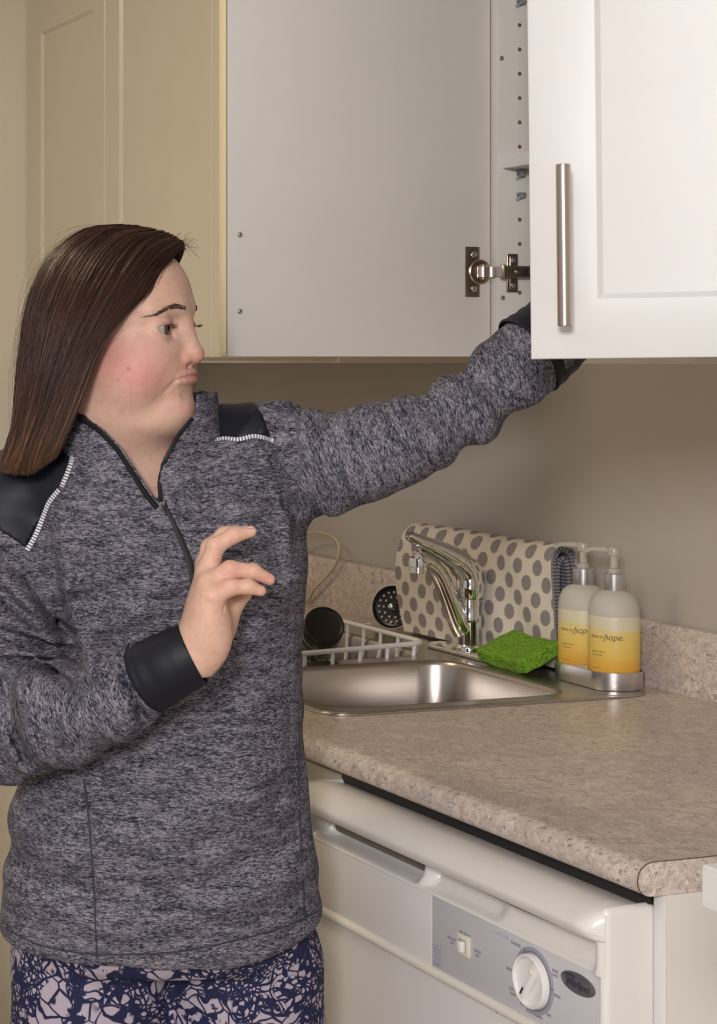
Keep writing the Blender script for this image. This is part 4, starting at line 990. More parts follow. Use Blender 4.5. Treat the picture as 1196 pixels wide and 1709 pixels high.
# ================================================================ hair
HG = [  # guides: list of (u, v, toward-camera metres)
 [(304, 413, .026), (288, 428, .048), (264, 452, .064), (243, 487, .076), (205, 526, .086), (174, 568, .091), (152, 618, .094), (132, 674, .096), (98, 752, .097)],
 [(296, 401, .020), (262, 420, .056), (230, 458, .080), (198, 508, .092), (162, 558, .098), (134, 612, .101), (112, 670, .103), (92, 722, .103), (74, 769, .102)],
 [(276, 391, .006), (232, 408, .048), (192, 458, .083), (156, 525, .099), (124, 595, .104), (100, 650, .106), (82, 700, .106), (64, 740, .105), (52, 780, .103)],
 [(246, 384, -.006), (188, 393, .032), (140, 445, .070), (104, 520, .088), (82, 590, .094), (66, 650, .095), (52, 705, .094), (40, 745, .092), (27, 781, .090)],
 [(216, 380, -.016), (154, 387, .012), (98, 432, .042), (64, 508, .056), (50, 585, .058), (42, 650, .060), (34, 705, .058), (24, 745, .056), (11, 778, .054)],
 [(200, 379, -.028), (132, 391, -.028), (80, 438, -.026), (48, 510, -.022), (37, 585, -.018), (31, 650, -.016), (26, 705, -.014), (15, 745, -.012), (3, 774, -.010)],
 [(204, 380, -.040), (142, 398, -.068), (98, 448, -.084), (70, 515, -.090), (60, 590, -.090), (54, 650, -.088), (48, 705, -.086), (40, 740, -.084), (30, 768, -.082)],
 [(262, 387, -.030), (226, 408, -.066), (190, 455, -.090), (160, 525, -.100), (140, 590, -.102), (126, 650, -.100), (116, 700, -.098), (108, 735, -.096), (100, 762, -.094)],
 [(302, 404, .010), (304, 420, -.012), (290, 452, -.050), (262, 515, -.078), (238, 580, -.086), (220, 640, -.088), (206, 685, -.088), (196, 715, -.088), (188, 740, -.088)]]
G = np.array([[L(u, v, -c*1.0)+np.array((0, 0, 0)) for u, v, c in g] for g in HG])      # (9, 9, 3)
def cr_interp(P, t):
    """Catmull-Rom along axis 0 at parameters t"""
    n = len(P); i = np.clip(np.floor(t).astype(int), 0, n-2); s = (t-i); g = lambda k: P[np.clip(i+k, 0, n-1)]
    s = s.reshape(s.shape+(1,)*(P.ndim-1)); a, b, c, d = g(-1), g(0), g(1), g(2)
    return .5*((2*b)+(c-a)*s+(2*a-5*b+4*c-d)*s*s+(3*b-a-3*c+d)*s**3)
HNK = 25
Gl = np.moveaxis(cr_interp(np.moveaxis(G, 1, 0), np.linspace(0, 8, HNK)), 0, 1)          # (9, K, 3)
hcen = HC+np.array((-.02, .0, 0))
ts = np.linspace(0, 8, 150); S0 = cr_interp(Gl, ts)                                       # (150, K, 3)
def clump(t, k): return .0016*np.sin(t*19+.8*np.sin(3*k/HNK+t*5))*(k/HNK)+.0009*np.sin(t*47+1.7)*np.minimum(1, k/8)
axisz = np.array((hcen[0], hcen[1]))
def outward(P):
    o = P-hcen; o[..., 2] = np.where(P[..., 2] < HC[2], 0, o[..., 2]*.8); return o/(np.linalg.norm(o, axis=-1, keepdims=True)+1e-9)
kk = np.arange(HNK)[None, :]; off = clump(ts[:, None], kk)-.002
O_ = S0+outward(S0)*off[..., None]; thick = .010*np.minimum(1, np.minimum(ts, 8-ts)[:, None]*1.6)*(1-.35*(kk/HNK)); I_ = S0-outward(S0)*(thick+.0008)[..., None]
nA = len(ts); idA = np.arange(nA*HNK).reshape(nA, HNK); idB = idA+nA*HNK; QQ = []
def quads(a): return np.stack([a[:-1, :-1], a[1:, :-1], a[1:, 1:], a[:-1, 1:]], -1).reshape(-1, 4)
QQ.append(quads(idA)); QQ.append(quads(idB)[:, ::-1])
def strip(a, b): return np.stack([a[:-1], b[:-1], b[1:], a[1:]], -1)
QQ += [strip(idA[0], idB[0]), strip(idB[-1], idA[-1]), strip(idB[:, 0], idA[:, 0]), strip(idA[:, -1], idB[:, -1])]
HV = [np.concatenate([O_.reshape(-1, 3), I_.reshape(-1, 3)])]; HQ = [np.concatenate(QQ)]
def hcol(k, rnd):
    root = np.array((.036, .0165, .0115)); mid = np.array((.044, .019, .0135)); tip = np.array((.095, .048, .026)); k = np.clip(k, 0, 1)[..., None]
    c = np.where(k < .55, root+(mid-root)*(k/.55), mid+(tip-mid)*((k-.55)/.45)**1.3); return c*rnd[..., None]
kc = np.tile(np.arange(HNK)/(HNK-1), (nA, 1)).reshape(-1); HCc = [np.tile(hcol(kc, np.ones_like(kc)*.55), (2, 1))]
# strands over and inside the sheet
NS = 9000; tt = np.concatenate([RNG.random(6600)*4.9, 4.9+RNG.random(NS-6600)*3.1]); tt = np.clip(tt+RNG.normal(0, .01, NS), 0.0, 8)
t0 = tt+RNG.normal(0, .10, NS)*1.0; t1 = tt+RNG.normal(0, .05, NS)
w = np.linspace(0, 1, HNK)[None, :]; tk = np.clip(t0[:, None]*(1-w)+t1[:, None]*w+.06*np.sin(w*5+tt[:, None]*31), 0, 8)
flat = tk.reshape(-1); kidx = np.tile(np.arange(HNK), NS)
i = np.clip(np.floor(flat).astype(int), 0, 7); s_ = (flat-i)[:, None]; gg = lambda q: Gl[np.clip(i+q, 0, 8), kidx]
a, b_, c, d = gg(-1), gg(0), gg(1), gg(2); SP = (.5*((2*b_)+(c-a)*s_+(2*a-5*b_+4*c-d)*s_*s_+(3*b_-a-3*c+d)*s_**3)).reshape(NS, HNK, 3)
lay = RNG.random(NS)**1.3*-.0045+.0012; offS = clump(tk, np.arange(HNK)[None, :])+lay[:, None]+.0006*np.sin(w*9+RNG.random(NS)[:, None]*9)
SP = SP+outward(SP)*offS[..., None]
SP += RNG.normal(0, .0008, (NS, 1, 3))
dirn = SP[:, -1]-SP[:, -3]; dirn /= np.linalg.norm(dirn, axis=1, keepdims=True)+1e-9; ext = RNG.random(NS)*.012-.004; SP[:, -1] += dirn*ext[:, None]
rS = np.tile(np.concatenate([np.full(HNK-4, .00042), [.00038, .00030, .00020, .00008]]), (NS, 1))*(.7+.6*RNG.random((NS, 1)))
def strand_mesh(SP, rS, rnd, out):
    me = hairs('t', SP, rS, None, None); n = len(me.vertices); co_ = np.zeros(n*3, f32); me.vertices.foreach_get('co', co_); q = np.zeros(len(me.loops), np.int32); me.loops.foreach_get('vertex_index', q)
    base = sum(len(x) for x in HV); HV.append(co_.reshape(-1, 3)); HQ.append(q.reshape(-1, 4)+base)
    kc = np.repeat(np.tile(np.linspace(0, 1, SP.shape[1]), len(SP)), 3); HCc.append(hcol(kc, np.repeat(rnd, SP.shape[1]*3))); bpy.data.meshes.remove(me)
rnd = np.clip(RNG.lognormal(0, .5, NS), .3, 3.2); strand_mesh(SP, rS, rnd, 1)
# loose flyaways around the crown, the hairline and the back
NF = 260; tf = RNG.random(NF)*5.6; FP = np.zeros((NF, 12, 3))
for q in range(NF):
    k0 = RNG.integers(0, 12); k1 = min(HNK-1, k0+RNG.integers(6, 13)); ks = np.linspace(k0, k1, 12); g0 = cr_interp(Gl, np.array([tf[q]]))[0]; P = cr_interp(g0, ks)
    h_ = RNG.random()**2.2*.011+.001; FP[q] = P+outward(P)*(np.sin(np.linspace(.2, 2.9, 12))*h_)[:, None]+RNG.normal(0, .0015, 3)
strand_mesh(FP, np.full((NF, 12), .00013), np.full(NF, 1.3), 1)
NF = 46; FP = np.zeros((NF, 8, 3))
for q in range(NF):
    p = L(RNG.uniform(270, 309), RNG.uniform(397, 418), RNG.uniform(-.05, .0)); d_ = np.array((RNG.uniform(.1, 1), RNG.uniform(-.4, .3), RNG.uniform(-.2, .9))); d_ /= np.linalg.norm(d_); ln_ = RNG.uniform(.006, .022); s_ = np.linspace(0, 1, 8)[:, None]
    FP[q] = p+d_*ln_*s_+np.array((0, 0, -1))*(s_**2)*ln_*RNG.uniform(.1, .8)
strand_mesh(FP, np.full((NF, 8), .00016), np.full(NF, 1.2), 1)
NF = 170; FP = np.zeros((NF, 14, 3)); g0 = Gl[0]                       # fine strands feathering the front edge
for q in range(NF):
    k0 = RNG.uniform(0, 6); k1 = k0+RNG.uniform(5, 11); P = cr_interp(g0, np.linspace(k0, min(HNK-1.01, k1), 14)); w_ = np.linspace(0, 1, 14)[:, None]
    FP[q] = P+outward(P)*RNG.uniform(-.002, .001)+np.array((1, -.2, -.25))*(RNG.random()**2*.007)*(w_**1.3)+np.array((1, 0, 0))*RNG.uniform(-.003, .0015)
strand_mesh(FP, np.tile(np.linspace(.0003, .0001, 14), (NF, 1)), np.full(NF, 1.1), 1)
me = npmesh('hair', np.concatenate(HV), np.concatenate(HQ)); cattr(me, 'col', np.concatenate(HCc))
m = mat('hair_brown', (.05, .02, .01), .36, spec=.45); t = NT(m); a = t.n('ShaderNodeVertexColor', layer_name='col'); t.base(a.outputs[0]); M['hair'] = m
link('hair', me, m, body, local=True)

# ================================================================ top
gs = Grid((-.36, -.27, .70), (.49, .22, 1.455), .0034)
x, y, z = gs.x, gs.y, gs.z
# screen-like coordinates used only for laying out folds on the front of the cloth
def PX(u): return (u-CXP)/FPX*(D0-.11)-LX0
def PZ_(v): return CAM.z-(v-YH)/FPX*(D0-.11)
def pl(*P): return [(PX(u), PZ_(v)) for u, v in P]
x2, z2 = x[:, :, :], z[:, :, :]
dT = torso(x, y, z, 0.0)
# bust and belly fullness
dT -= (.016*np.exp(-(((x-PX(205))/.060)**2+((z-PZ_(960))/.055)**2)) + .016*np.exp(-(((x-PX(390))/.058)**2+((z-PZ_(955))/.055)**2)) + .010*np.exp(-(((x-PX(275))/.13)**2+((z-PZ_(1400))/.09)**2)))*(y < .03)
gs.F = dT.astype(f32)
def shoulder(a, b, ra, rb, k): add_cap(gs, a, b, ra, rb, k)
shoulder(L(140, 762, .03), L(12, 862, .02), .050, .064, .045); shoulder(L(330, 752, .03), L(440, 760, .01), .052, .060, .040)
RA = [L(12, 862, .02), L(14, 960, .005), L(18, 1080, -.035), L(22, 1215, -.075)]
chain(gs, RA, [.066, .063, .060, .056], .018)
FA = [L(u, v, d) for u, v, d in ((22, 1218, -.080), (105, 1196, -.130), (185, 1162, -.165), (248, 1130, -.185))]
gs2F = gs.F.copy()
chain(gs, FA, [.056, .054, .046, .037], .014)
LA = [L(*q) for q in LARM]
chain(gs, LA, LRAD, .020)
# hem cut (level, so the near front edge sits lowest in view) and open inside
HZ = .738
HZX = HZ+.030*np.clip((x-.05)/.13, 0, 1)**2
gs.F = smax(gs.F, (HZX-z)+0*y, .006)
inner = torso(x, y, z, .014); inner = smax(inner, (z-HZ-.055)+0*x+0*y, .01); gs.F = smax(gs.F, -inner, .003)
# ---- folds
amp = np.zeros((gs.n[0], 1, gs.n[2]), f32)
def fold(P, w, a):
    global amp
    P = pl(*P); amp = amp+f32(a)*np.exp(-(segd2(x, z, P)/w)**2).astype(f32)
front = np.clip((.06-y)/.05, 0, 1).astype(f32)
# right arm creases (elbow inside and armpit)
for P, w, a in (([(100, 965), (108, 1030), (128, 1088)], .0075, -.0045), ([(108, 975), (122, 1050), (150, 1100)], .010, .005), ([(0, 930), (50, 975), (98, 1060)], .007, -.0045), ([(0, 960), (45, 1010), (90, 1075)], .008, .004),
                ([(0, 1000), (50, 1040), (118, 1070)], .007, -.006), ([(0, 1030), (60, 1060), (120, 1085)], .008, .0045), ([(0, 1062), (60, 1078), (125, 1096)], .006, -.007), ([(0, 1090), (60, 1092), (118, 1105)], .008, .0045),
                ([(20, 1100), (70, 1108), (110, 1122)], .005, -.004), ([(60, 1075), (100, 1120), (120, 1150)], .006, -.003), ([(8, 1140), (20, 1200), (42, 1260)], .007, -.005), ([(30, 1130), (40, 1190), (62, 1250)], .008, .003),
                ([(150, 1090), (190, 1100), (215, 1130), (222, 1170)], .006, -.003), ([(200, 1095), (215, 1130), (228, 1180)], .006, -.002),
                # belly shade folds under the forearm
                ([(100, 1300), (170, 1330), (260, 1330)], .016, -.004), ([(180, 1275), (250, 1262), (330, 1215)], .018, -.004), ([(345, 1240), (365, 1210), (375, 1180)], .012, -.003), ([(60, 1310), (120, 1345), (170, 1400)], .010, -.003),
                ([(30, 1400), (140, 1420), (300, 1390), (430, 1330)], .020, .003), ([(40, 1470), (180, 1500), (330, 1470), (500, 1400)], .018, -.003), ([(60, 1530), (220, 1560), (400, 1510), (520, 1450)], .016, .0025),
                ([(200, 1420), (330, 1400), (500, 1310)], .014, -.0025), ([(300, 1560), (400, 1540), (520, 1500)], .012, -.0025),
                # chest
                ([(120, 1010), (200, 985), (260, 930)], .010, -.0035), ([(160, 1050), (230, 1020), (290, 960)], .012, .003), ([(100, 870), (105, 940), (112, 1000)], .010, .003), ([(285, 770), (300, 820), (310, 860)], .007, -.0040), ([(300, 750), (318, 810), (330, 850)], .008, .0035),
                ([(480, 800), (485, 860), (488, 930)], .008, .003), ([(455, 740), (478, 800), (490, 850)], .0055, -.0045), ([(350, 900), (420, 880), (500, 850)], .014, -.002), ([(380, 1010), (450, 960), (505, 900)], .016, -.0022), ([(360, 1120), (440, 1040), (505, 960)], .016, .002),
                ([(130, 850), (200, 860), (270, 900)], .012, .002), ([(100, 940), (180, 960), (250, 1000)], .010, -.002), ([(60, 730), (120, 758), (215, 757)], .004, -.0022),
                # princess seams
                ([(140, 1300), (152, 1400), (160, 1500), (163, 1625)], .0026, -.0014), ([(498, 880), (492, 1050), (496, 1250), (505, 1400), (512, 1560)], .0022, -.0006)):
    fold(P, w, a)
gs.F = gs.F-np.clip(amp*2.7, -.0135, .012)*front*np.clip((z-.74)/.10, .15, 1).astype(f32)
def ringfold(chainpts, rads, wig, amp_, ph=0, only=None):
    """wrinkles that wrap a sleeve: displacement by the length along the arm and the angle"""
    best = np.full(gs.n, 9, f32); out = np.zeros(gs.n, f32); s0 = 0
    pts = [np.asarray(p, f32) for p in chainpts]
    lo = [max(0, int((min(p[i] for p in pts)-.09-gs.lo[i])/gs.h)) for i in range(3)]; hi = [min(gs.n[i], int((max(p[i] for p in pts)+.09-gs.lo[i])/gs.h)) for i in range(3)]
    sl = tuple(slice(a, b) for a, b in zip(lo, hi)); X, Y, Z = x[sl[0]], y[:, sl[1]], z[:, :, sl[2]]
    bs = np.full((hi[0]-lo[0], hi[1]-lo[1], hi[2]-lo[2]), 9, f32); out = np.zeros_like(bs)
    for a, b, ra, rb in zip(pts[:-1], pts[1:], rads[:-1], rads[1:]):
        ba = b-a; l_ = float(np.linalg.norm(ba)); t_ = np.clip(((X-a[0])*ba[0]+(Y-a[1])*ba[1]+(Z-a[2])*ba[2])/f32(l_*l_), 0, 1)
        qx, qy, qz = X-a[0]-ba[0]*t_, Y-a[1]-ba[1]*t_, Z-a[2]-ba[2]*t_; d = np.abs(np.sqrt(qx*qx+qy*qy+qz*qz)-(ra+(rb-ra)*t_)); d3 = ba/l_
        n1 = np.array((0, -1, 0), f32); n1 -= d3*(n1@d3); n1 /= np.linalg.norm(n1); n2 = np.cross(d3, n1); an = np.arctan2(qx*n2[0]+qy*n2[1]+qz*n2[2], qx*n1[0]+qy*n1[1]+qz*n1[2])
        s = s0+t_*l_; w_ = wig(s, an); m_ = d < bs; out = np.where(m_, w_, out); bs = np.minimum(bs, d); s0 += l_
    fall = np.clip((.022-bs)/.012, 0, 1); gs.F[sl] = gs.F[sl]-out*fall*amp_
def wigL(s, an):
    w1 = np.sin(s*150+2.2*np.sin(an*1.0+.6)+1.3*np.sin(s*37))*np.exp(-((s-.035)/.05)**2)*1.0
    w2 = np.sin(s*105+2.6*np.sin(an+1.9)+1.1*np.sin(an*2+s*20))*(.30+.9*np.exp(-((s-.235)/.055)**2))*(s > .03)
    w3 = .5*np.sin(s*230+3.1*np.sin(an*1.0-.5)+s*11)*np.exp(-((s-.40)/.07)**2)
    w4 = .55*np.sin(an*3+s*42)*np.exp(-((s-.13)/.06)**2)
    return w1+w2+w3+w4
ringfold(LA, LRAD, wigL, .0042)
def wigR(s, an): return np.sin(s*120+2.4*np.sin(an+.4)+1.2*np.sin(s*31))*(.25+.8*np.exp(-((s-.02)/.05)**2))+.5*np.sin(an*3+s*50)*.5
ringfold(FA, [.056, .054, .046, .037], wigR, .0042)
# cloth creases in the torso, low relief
gs.F = gs.F-f32(.0017)*np.sin(x*38+z*60+2*np.sin(z*31)+1.4*np.sin(x*23))*np.sin(z*24+x*17+1.0)*front
# ---- sleeve ends: cut flat where the cuffs start
def halfcut(p, nrm, R_):
    nrm = np.asarray(nrm)/np.linalg.norm(nrm); local_op(gs, p, R_, lambda X, Y, Z: ((X-p[0])*nrm[0]+(Y-p[1])*nrm[1]+(Z-p[2])*nrm[2]), smax, .002)
# ---- neck opening: V in front, hollow round the neck
vpoly = [(60, 600), (118, 668), (150, 700), (172, 715), (203, 748), (232, 792), (266, 842), (263, 806), (270, 770), (288, 734), (316, 700), (330, 660), (330, 600)]
gx = np.broadcast_to(x, gs.n); 
dd_ = D0+y; U_ = CXP+(x+LX0)*FPX/dd_; V_ = YH-(z-CAM.z)*FPX/dd_
inside = inpoly(np.broadcast_to(U_, gs.n), np.broadcast_to(V_, gs.n), vpoly); sd2 = np.full(gs.n, .03, f32)
sub = (V_ < 870) & (U_ > 40) & (U_ < 360); idx_ = np.nonzero(np.broadcast_to(sub, gs.n)); uu = np.broadcast_to(U_, gs.n)[idx_]; vv = np.broadcast_to(V_, gs.n)[idx_]
dd2 = segd2(uu, vv, vpoly+[vpoly[0]])*f32(D0/FPX); dd2 = np.where(inside[idx_], -dd2, dd2); sd2[idx_] = dd2
vcut = smax(sd2, y-f32(.030), .01)
neckhole = e_cap(x, y, z, H(-.012, 0, -.05), NB+np.array((0, 0, -.03)), .066, .070)
gs.F = smax(gs.F, -vcut, .0025); gs.F = smax(gs.F, -neckhole, .003)
V5, Q5 = surfnet(gs); V5 = smooth(V5, Q5, 1, .5)
# remove any crumbs: keep vertices connected to big pieces is unnecessary for closed cuts
# knit direction field: torso rows run across; sleeves run across the arm
def dist_chain(V, P):
    d = np.full(len(V), 9.0); s_out = np.zeros(len(V)); an = np.zeros(len(V)); s0 = 0
    for a, b in zip(P[:-1], P[1:]):
        ba = b-a; l_ = np.linalg.norm(ba); t_ = np.clip((V-a)@ba/l_**2, 0, 1); q = V-a-np.outer(t_, ba); dd = np.linalg.norm(q, axis=1); m_ = dd < d
        n1 = np.array((0, -1., 0)); n1 -= ba/l_*(n1@ba/l_); n1 /= np.linalg.norm(n1); n2 = np.cross(ba/l_, n1)
        s_out = np.where(m_, s0+t_*l_, s_out); an = np.where(m_, np.arctan2(q@n2, q@n1), an); d = np.minimum(d, dd); s0 += l_
    return d, s_out, an
TC = V5.copy()
dl_, sl_, al_ = dist_chain(V5, LA); wL = (V5[:, 0] > LA[0][0]+.02) & (dl_ < .075)
def axes(P, q): z_ = P[1]-P[0]; z_ = z_/np.linalg.norm(z_); x_ = np.cross(q, z_); x_ /= np.linalg.norm(x_); return np.array((x_, np.cross(z_, x_), z_))
TC[wL] = (V5@axes((LA[0], LA[-1]), np.array((0, 1., 0))).T)[wL]+np.array((3, 0, 0))
df_, sf_, af_ = dist_chain(V5, FA); wF = (df_ < .064) & (V5[:, 1] < -.085) & (V5[:, 0] < FA[3][0]+.01) & (V5[:, 2] < L(0, 1080, -.1)[2])
TC[wF] = (V5@axes((FA[0], FA[-1]), np.array((0, 1., 0))).T)[wF]+np.array((6, 0, 0))
dr_, sr_, ar_ = dist_chain(V5, RA); wR = (dr_ < .068) & (V5[:, 0] < RA[0][0]+.055) & (~wF) & (V5[:, 2] < RA[0][2]-.03)

me = npmesh('top', V5, Q5); vattr(me, 'tc', TC); top = link('top', me, M['knit'], WO, local=True); top['label'] = 'heather-grey quarter-zip top'
tb = BVHTree.FromPolygons([tuple(v) for v in V5], [tuple(q) for q in Q5])
CL = Vector((-LX0, -D0, CAM.z))
def onto(u, v, off=.001, tree=None):
    p = LV(u, v, 0); d = (p-CL).normalized(); h = (tree or tb).ray_cast(CL, d, 5)
    return (h[0]-d*off if h[0] is not None else p), (h[1] if h[0] is not None else -d)
def pline(P, per=6): return [(p.x, p.y) for p in catmull([(a, b, 0) for a, b in P], per)]
def sewn(name, P, wpx, m, off=.0012, th=.0012, per=6, parent=top, wave=0, tcflag=False):
    """a flat band laid on the cloth along a photo-traced line, with thickness"""
    pts = pline(P, per); c = []; nn = []
    for u, v in pts: p, n = onto(u, v, off); c.append(p); nn.append(n)
    for _ in range(3):
        for i in range(1, len(c)-1): c[i] = Vector((c[i].x, (c[i-1].y+2*c[i].y+c[i+1].y)/4, c[i].z)); nn[i] = (nn[i-1]+nn[i]*2+nn[i+1]).normalized()
    bm = B(); rs = []; s = 0; tc = []
    for i, p in enumerate(c):
        tg = (c[min(i+1, len(c)-1)]-c[max(i-1, 0)]).normalized(); n = (nn[i]-tg*nn[i].dot(tg)).normalized(); sd = tg.cross(n); w_ = (wpx[i*(len(wpx)-1)//max(1, len(c)-1)] if isinstance(wpx, list) else wpx)*.00066/2
        if i: s += (c[i]-c[i-1]).length
        rs.append([p+sd*w_-n*th, p+sd*w_+n*th*.3, p+n*th, p-sd*w_+n*th*.3, p-sd*w_-n*th]); tc += [(s, 0, 0)]*5
    rings(bm, rs); o = obj(name, bm, m, parent, smooth=60, local=True); vattr(o.data, 'tc', np.array(tc)); return o
def panel(name, poly, m, off=.0010, cond=None):
    """the faces of the top inside an outline, lifted as their own cloth layer"""
    U1, W1 = pix(V5[:, 0], V5[:, 1], V5[:, 2]); ins_ = inpoly(U1, W1, poly)
    nrm = np.zeros_like(V5); fn = np.cross(V5[Q5[:, 1]]-V5[Q5[:, 0]], V5[Q5[:, 2]]-V5[Q5[:, 0]])
    for k in range(4): np.add.at(nrm, Q5[:, k], fn)
    nrm /= np.linalg.norm(nrm, axis=1, keepdims=True)+1e-12
    ok = ins_ & ((nrm[:, 1] < .25) | (nrm[:, 2] > .3)); 
    if cond is not None: ok &= cond(V5)
    fq = Q5[ok[Q5].all(1)]; ids = np.unique(fq); mp = np.full(len(V5), -1); mp[ids] = np.arange(len(ids)); P = V5[ids]+nrm[ids]*off
    fq = mp[fq]; e = {}
    for f in fq:
        for k in range(4):
            a, b = f[k], f[(k+1) % 4]; e[(a, b)] = 1
    bd = [(a, b) for (a, b) in e if (b, a) not in e]; n = len(P); base = V5[ids]-nrm[ids]*.0012
    # smooth the border
    bdv = np.unique(np.array(bd)) if bd else np.array([], int); nb = {v: [] for v in bdv}
    for a, b in bd: nb[a].append(b); nb[b].append(a)
    for _ in range(6):
        P2 = P.copy()
        for v, l_ in nb.items(): P2[v] = (P[v]+P[l_].mean(0))/2
        P = P2
    q2 = [f for f in fq]+[np.array((b, a, a+n, b+n)) for a, b in bd]
    me = npmesh(name, np.concatenate([P, base]), np.array(q2)); return link(name, me, m, top, local=True)
o = panel('shoulder_panel', [(122, 757), (126, 766), (112, 800), (96, 822), (76, 852), (45, 920), (20, 902), (-60, 850), (-60, 770), (-10, 700), (60, 700), (100, 730)], M['black_stretch']); o['label'] = 'black shoulder panel'
o = panel('shoulder_panel', [(322, 740), (308, 716), (335, 692), (395, 660), (430, 675), (446, 705), (456, 736), (420, 730), (385, 736), (350, 736)], M['black_stretch']); o['label'] = 'black shoulder panel'
sewn('piping', [(121, 761), (116, 780), (103, 812)], 8, M['stitch_tape'], .0030, per=8); sewn('piping', [(99, 817), (82, 838), (72, 862), (60, 892), (45, 919)], 8, M['stitch_tape'], .0030, per=8)
sewn('piping', [(322, 739), (345, 737), (372, 731), (398, 733), (425, 728), (454, 735)], 7, M['stitch_tape'], .0030, per=8)
# ---- zip
zp = sewn('zipper', [(276, 846), (291, 876), (305, 908), (316, 938), (323, 972), (326, 1000)], [7, 9, 11, 11, 10], M['zip_black'], .0012, .0018, per=8); zp['label'] = 'black zip placket'
# ---- stand collar, a thick shell round the neck open at the front
gc = Grid(L(90, 850, -.18), L(385, 630, .16), .0020)
x_, y_, z_ = gc.x, gc.y, gc.z
ctop = L(235, 652, .010); cbot = L(222, 800, .018)
zt_ = (ctop[2]-z_)/(ctop[2]-cbot[2]); cxx = ctop[0]+(cbot[0]-ctop[0])*zt_; cyy = ctop[1]+(cbot[1]-ctop[1])*zt_
rx_ = .0825+.032*np.clip(zt_, 0, 1)**1.2; ry_ = .089+.024*np.clip(zt_, 0, 1)
kx, ky = x_-cxx, y_-cyy; kk_ = np.sqrt((kx/rx_)**2+(ky/ry_)**2); dsh = np.abs((kk_-1)*np.minimum(rx_, ry_)+.0008*np.sin(np.arctan2(ky, kx)*7+z_*60))-.0021
# slanted upper edge: high at the far right, lower behind the hair
topz = L(0, 652, .0)[2]-(.020)*np.clip((L(352, 0)[0]-x_)/.155, 0, 1)+0*y_
dC = smax(dsh, z_-topz, .002); dC = smax(dC, L(0, 775, 0)[2]-z_-.12*np.clip((-y_-.03)/.10, 0, 1), .002)
U_ = CXP+(x_+LX0)*FPX/(D0+y_); W_ = YH-(z_-CAM.z)*FPX/(D0+y_); U_ = np.broadcast_to(U_, gc.n).ravel(); W_ = np.broadcast_to(W_, gc.n).ravel()
cp_ = [(60, 560), (118, 668), (150, 700), (172, 714), (203, 746), (232, 790), (266, 842), (264, 806), (272, 770), (292, 730), (326, 688), (327, 560)]
sdc = segd2(U_, W_, cp_+[cp_[0]])*f32(D0/FPX); sdc = np.where(inpoly(U_, W_, cp_), -sdc, sdc).reshape(gc.n)
gc.F = smax(dC, -smax(sdc, y_-f32(.0), .004), .0015).astype(f32)
V6, Q6 = surfnet(gc); V6 = smooth(V6, Q6, 2, .5)
me = npmesh('collar', V6, Q6); vattr(me, 'tc', V6+np.array((.3, 0, 0))); col_ = link('collar', me, M['knit'], top, local=True); col_['label'] = 'unzipped stand collar'
ct_ = BVHTree.FromPolygons([tuple(v) for v in np.concatenate([V5, V6])], [tuple(q) for q in Q5]+[tuple(q+len(V5)) for q in Q6])
tb = ct_
sewn('zip_edge', [(126, 690), (142, 703), (163, 717), (194, 749), (222, 791), (243, 824), (262, 847)], 8, M['zip_black'], .0024, .0024, per=6, parent=col_)
sewn('zip_edge', [(321, 698), (312, 708), (296, 728), (276, 766), (266, 800), (268, 836)], 6, M['zip_black'], .0024, .0020, per=6, parent=col_)
p, n = onto(274, 842, .003); b = B(); box(b, -.0026, .0026, -.0012, .0012, -.005, .004, .001); tube(b, [(0, -.0015, -.003), (.001, -.002, -.006), (.003, -.0015, -.010)], [.0012, .0014, .0012], 8)
for v_ in b.verts: v_.co = v_.co+p
obj('zip_pull', b, mat('zip_metal', (.06, .05, .05), .4, 1), zp, local=True)
# ---- hem stitching
sewn('hem_stitch', [(8, 1548), (60, 1575), (130, 1590), (200, 1593), (300, 1588), (400, 1568), (480, 1545), (532, 1520)], 2.2, mat('stitch_dark', (.035, .035, .05), .8), .0012, .0006, per=14)
for P in ([(140, 1300), (150, 1390), (157, 1500), (162, 1612)], [(500, 1200), (499, 1330), (505, 1450), (509, 1535)]): sewn('side_seam', P, 2.6, bpy.data.materials['stitch_dark'], .0012, .0006, per=16)
# ---- cuffs: hollow tubes
def cuff(P, r, name, th=.0022, sq=1.0, label=None):
    P = [Vector(p) for p in P]; rs = []
    n = 40
    def ring(c, tg, r_, wob=0):
        u_ = Vector((0, -1, 0)); u_ = (u_-tg*u_.dot(tg)).normalized(); w_ = tg.cross(u_)
        return [c+u_*math.cos(2*PI*k/n)*r_*sq+w_*math.sin(2*PI*k/n)*r_+tg*wob*math.sin(4*PI*k/n+1) for k in range(n)]
    N = len(P); prev = None
    for i in range(N):
        tg = (P[min(i+1, N-1)]-P[max(i-1, 0)]).normalized(); rs.append(ring(P[i], tg, r[i]*(1+.018*math.sin(i*2.1)), .0005))
    tg = (P[-1]-P[-2]).normalized(); rs.append(ring(P[-1]+tg*.0008, tg, r[-1]-th*.5)); rs.append(ring(P[-1], tg, r[-1]-th))
    for i in range(N-2, -1, -1):
        tg = (P[min(i+1, N-1)]-P[max(i-1, 0)]).normalized(); rs.append(ring(P[i], tg, r[i]-th))
    bm = B(); rings(bm, rs, caps=False); 
    o = obj(name, bm, M['black_stretch'], top, smooth=60, local=True); o['label'] = label; return o
cuff(catmull([L(244, 1131, -.186), L(262, 1122, -.192), L(290, 1107, -.200), L(321, 1092, -.2035)], 4), list(np.interp(np.linspace(0, 1, 13), [0, .1, .5, 1], [.0375, .0385, .0355, .0335])), 'cuff', sq=.95, label='black sleeve cuff of the raised hand')
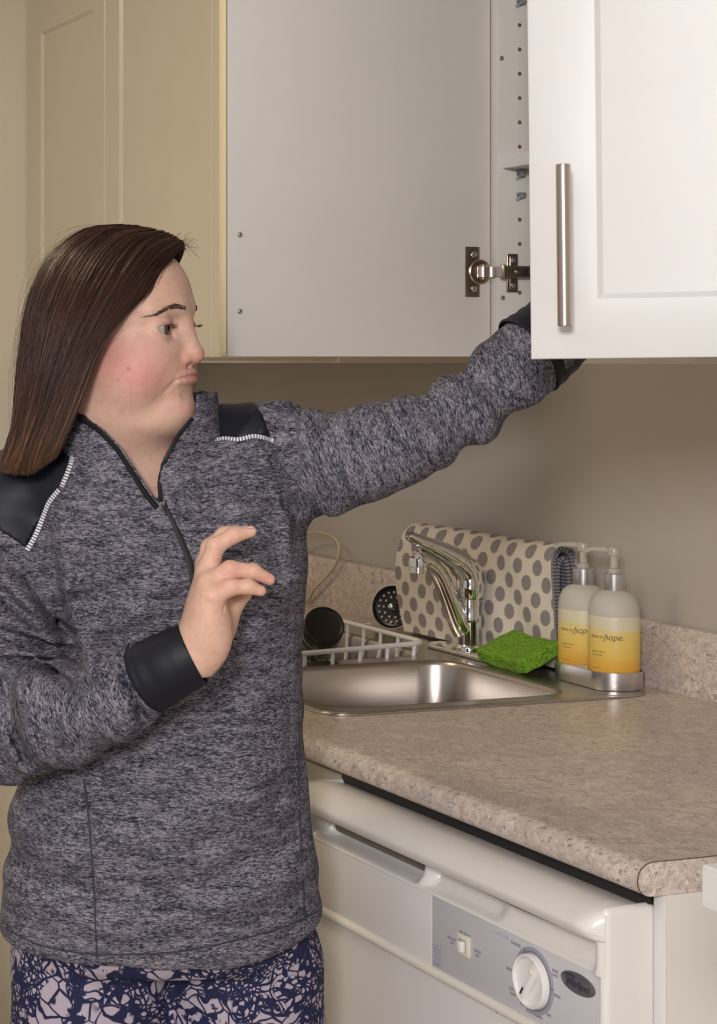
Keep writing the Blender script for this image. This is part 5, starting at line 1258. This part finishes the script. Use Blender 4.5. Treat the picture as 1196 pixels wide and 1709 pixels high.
cuff(catmull([L(880, 594, -.048), L(896, 582, -.045), L(922, 560, -.038), L(950, 532, -.032)], 4), list(np.interp(np.linspace(0, 1, 13), [0, .1, 1], [.0460, .0475, .0420])), 'cuff', label='black sleeve cuff of the reaching arm')
# ================================================================ leggings and shoes
gg_ = Grid((-.34, -.20, .085), (.34, .22, .86), .0050)
x, y, z = gg_.x, gg_.y, gg_.z
def hips(z): return None
dh = torso(x, y, np.maximum(z, ZT(1620)), .0155, 2.35); dh = smax(dh, .715-z+0*x+0*y, .03); dh = smax(dh, z-.84+0*x+0*y, .01); gg_.F = dh.astype(f32)
for s in (-1, 1):
    P = LEGC[s]; Q_ = [P[0]+np.array((0, 0, .0)), P[1], P[2], P[3], P[4]+np.array((0, 0, .025))]
    add_cap(gg_, L(152 if s < 0 else 404, 1610, .010), L(153 if s < 0 else 407, 1760, .012), .091, .088, .014)
    chain(gg_, [L(153 if s < 0 else 407, 1760, .012)]+Q_[2:], [.084, .058, .053, .042], .03)
gg_.F = smax(gg_.F, .10-z+0*x+0*y, .002)
gg_.F = smax(gg_.F, -e_cap(x, y, z, L(299, 1640, -.110), L(299, 1900, -.085), .004, .006), .012)
V7, Q7 = surfnet(gg_); V7 = smooth(V7, Q7, 2, .5); me = npmesh('leggings', V7, Q7); lg = link('leggings', me, M['legging_print'], WO, local=True); lg['label'] = 'navy and lilac printed leggings'
for s in (-1, 1):
    a = LEGC[s][-1]; g9 = Grid(a+np.array((-.07, -.23, -.08)), a+np.array((.07, .09, .06)), .004)
    chain(g9, [a+np.array((0, .015, .02)), a+np.array((0, .02, -.035)), a+np.array((0, -.06, -.042)), a+np.array((0, -.155, -.048))], [.044, .040, .038, .034], .02); g9.F = smax(g9.F, .002-g9.z+0*g9.x+0*g9.y, .004); g9.F = smax(g9.F, g9.z-(a[2]+.012)+0*g9.x+0*g9.y, .004)
    v9, q9 = surfnet(g9); link('shoe', npmesh('shoe', v9, q9), M['black_plastic'], WO, local=True)
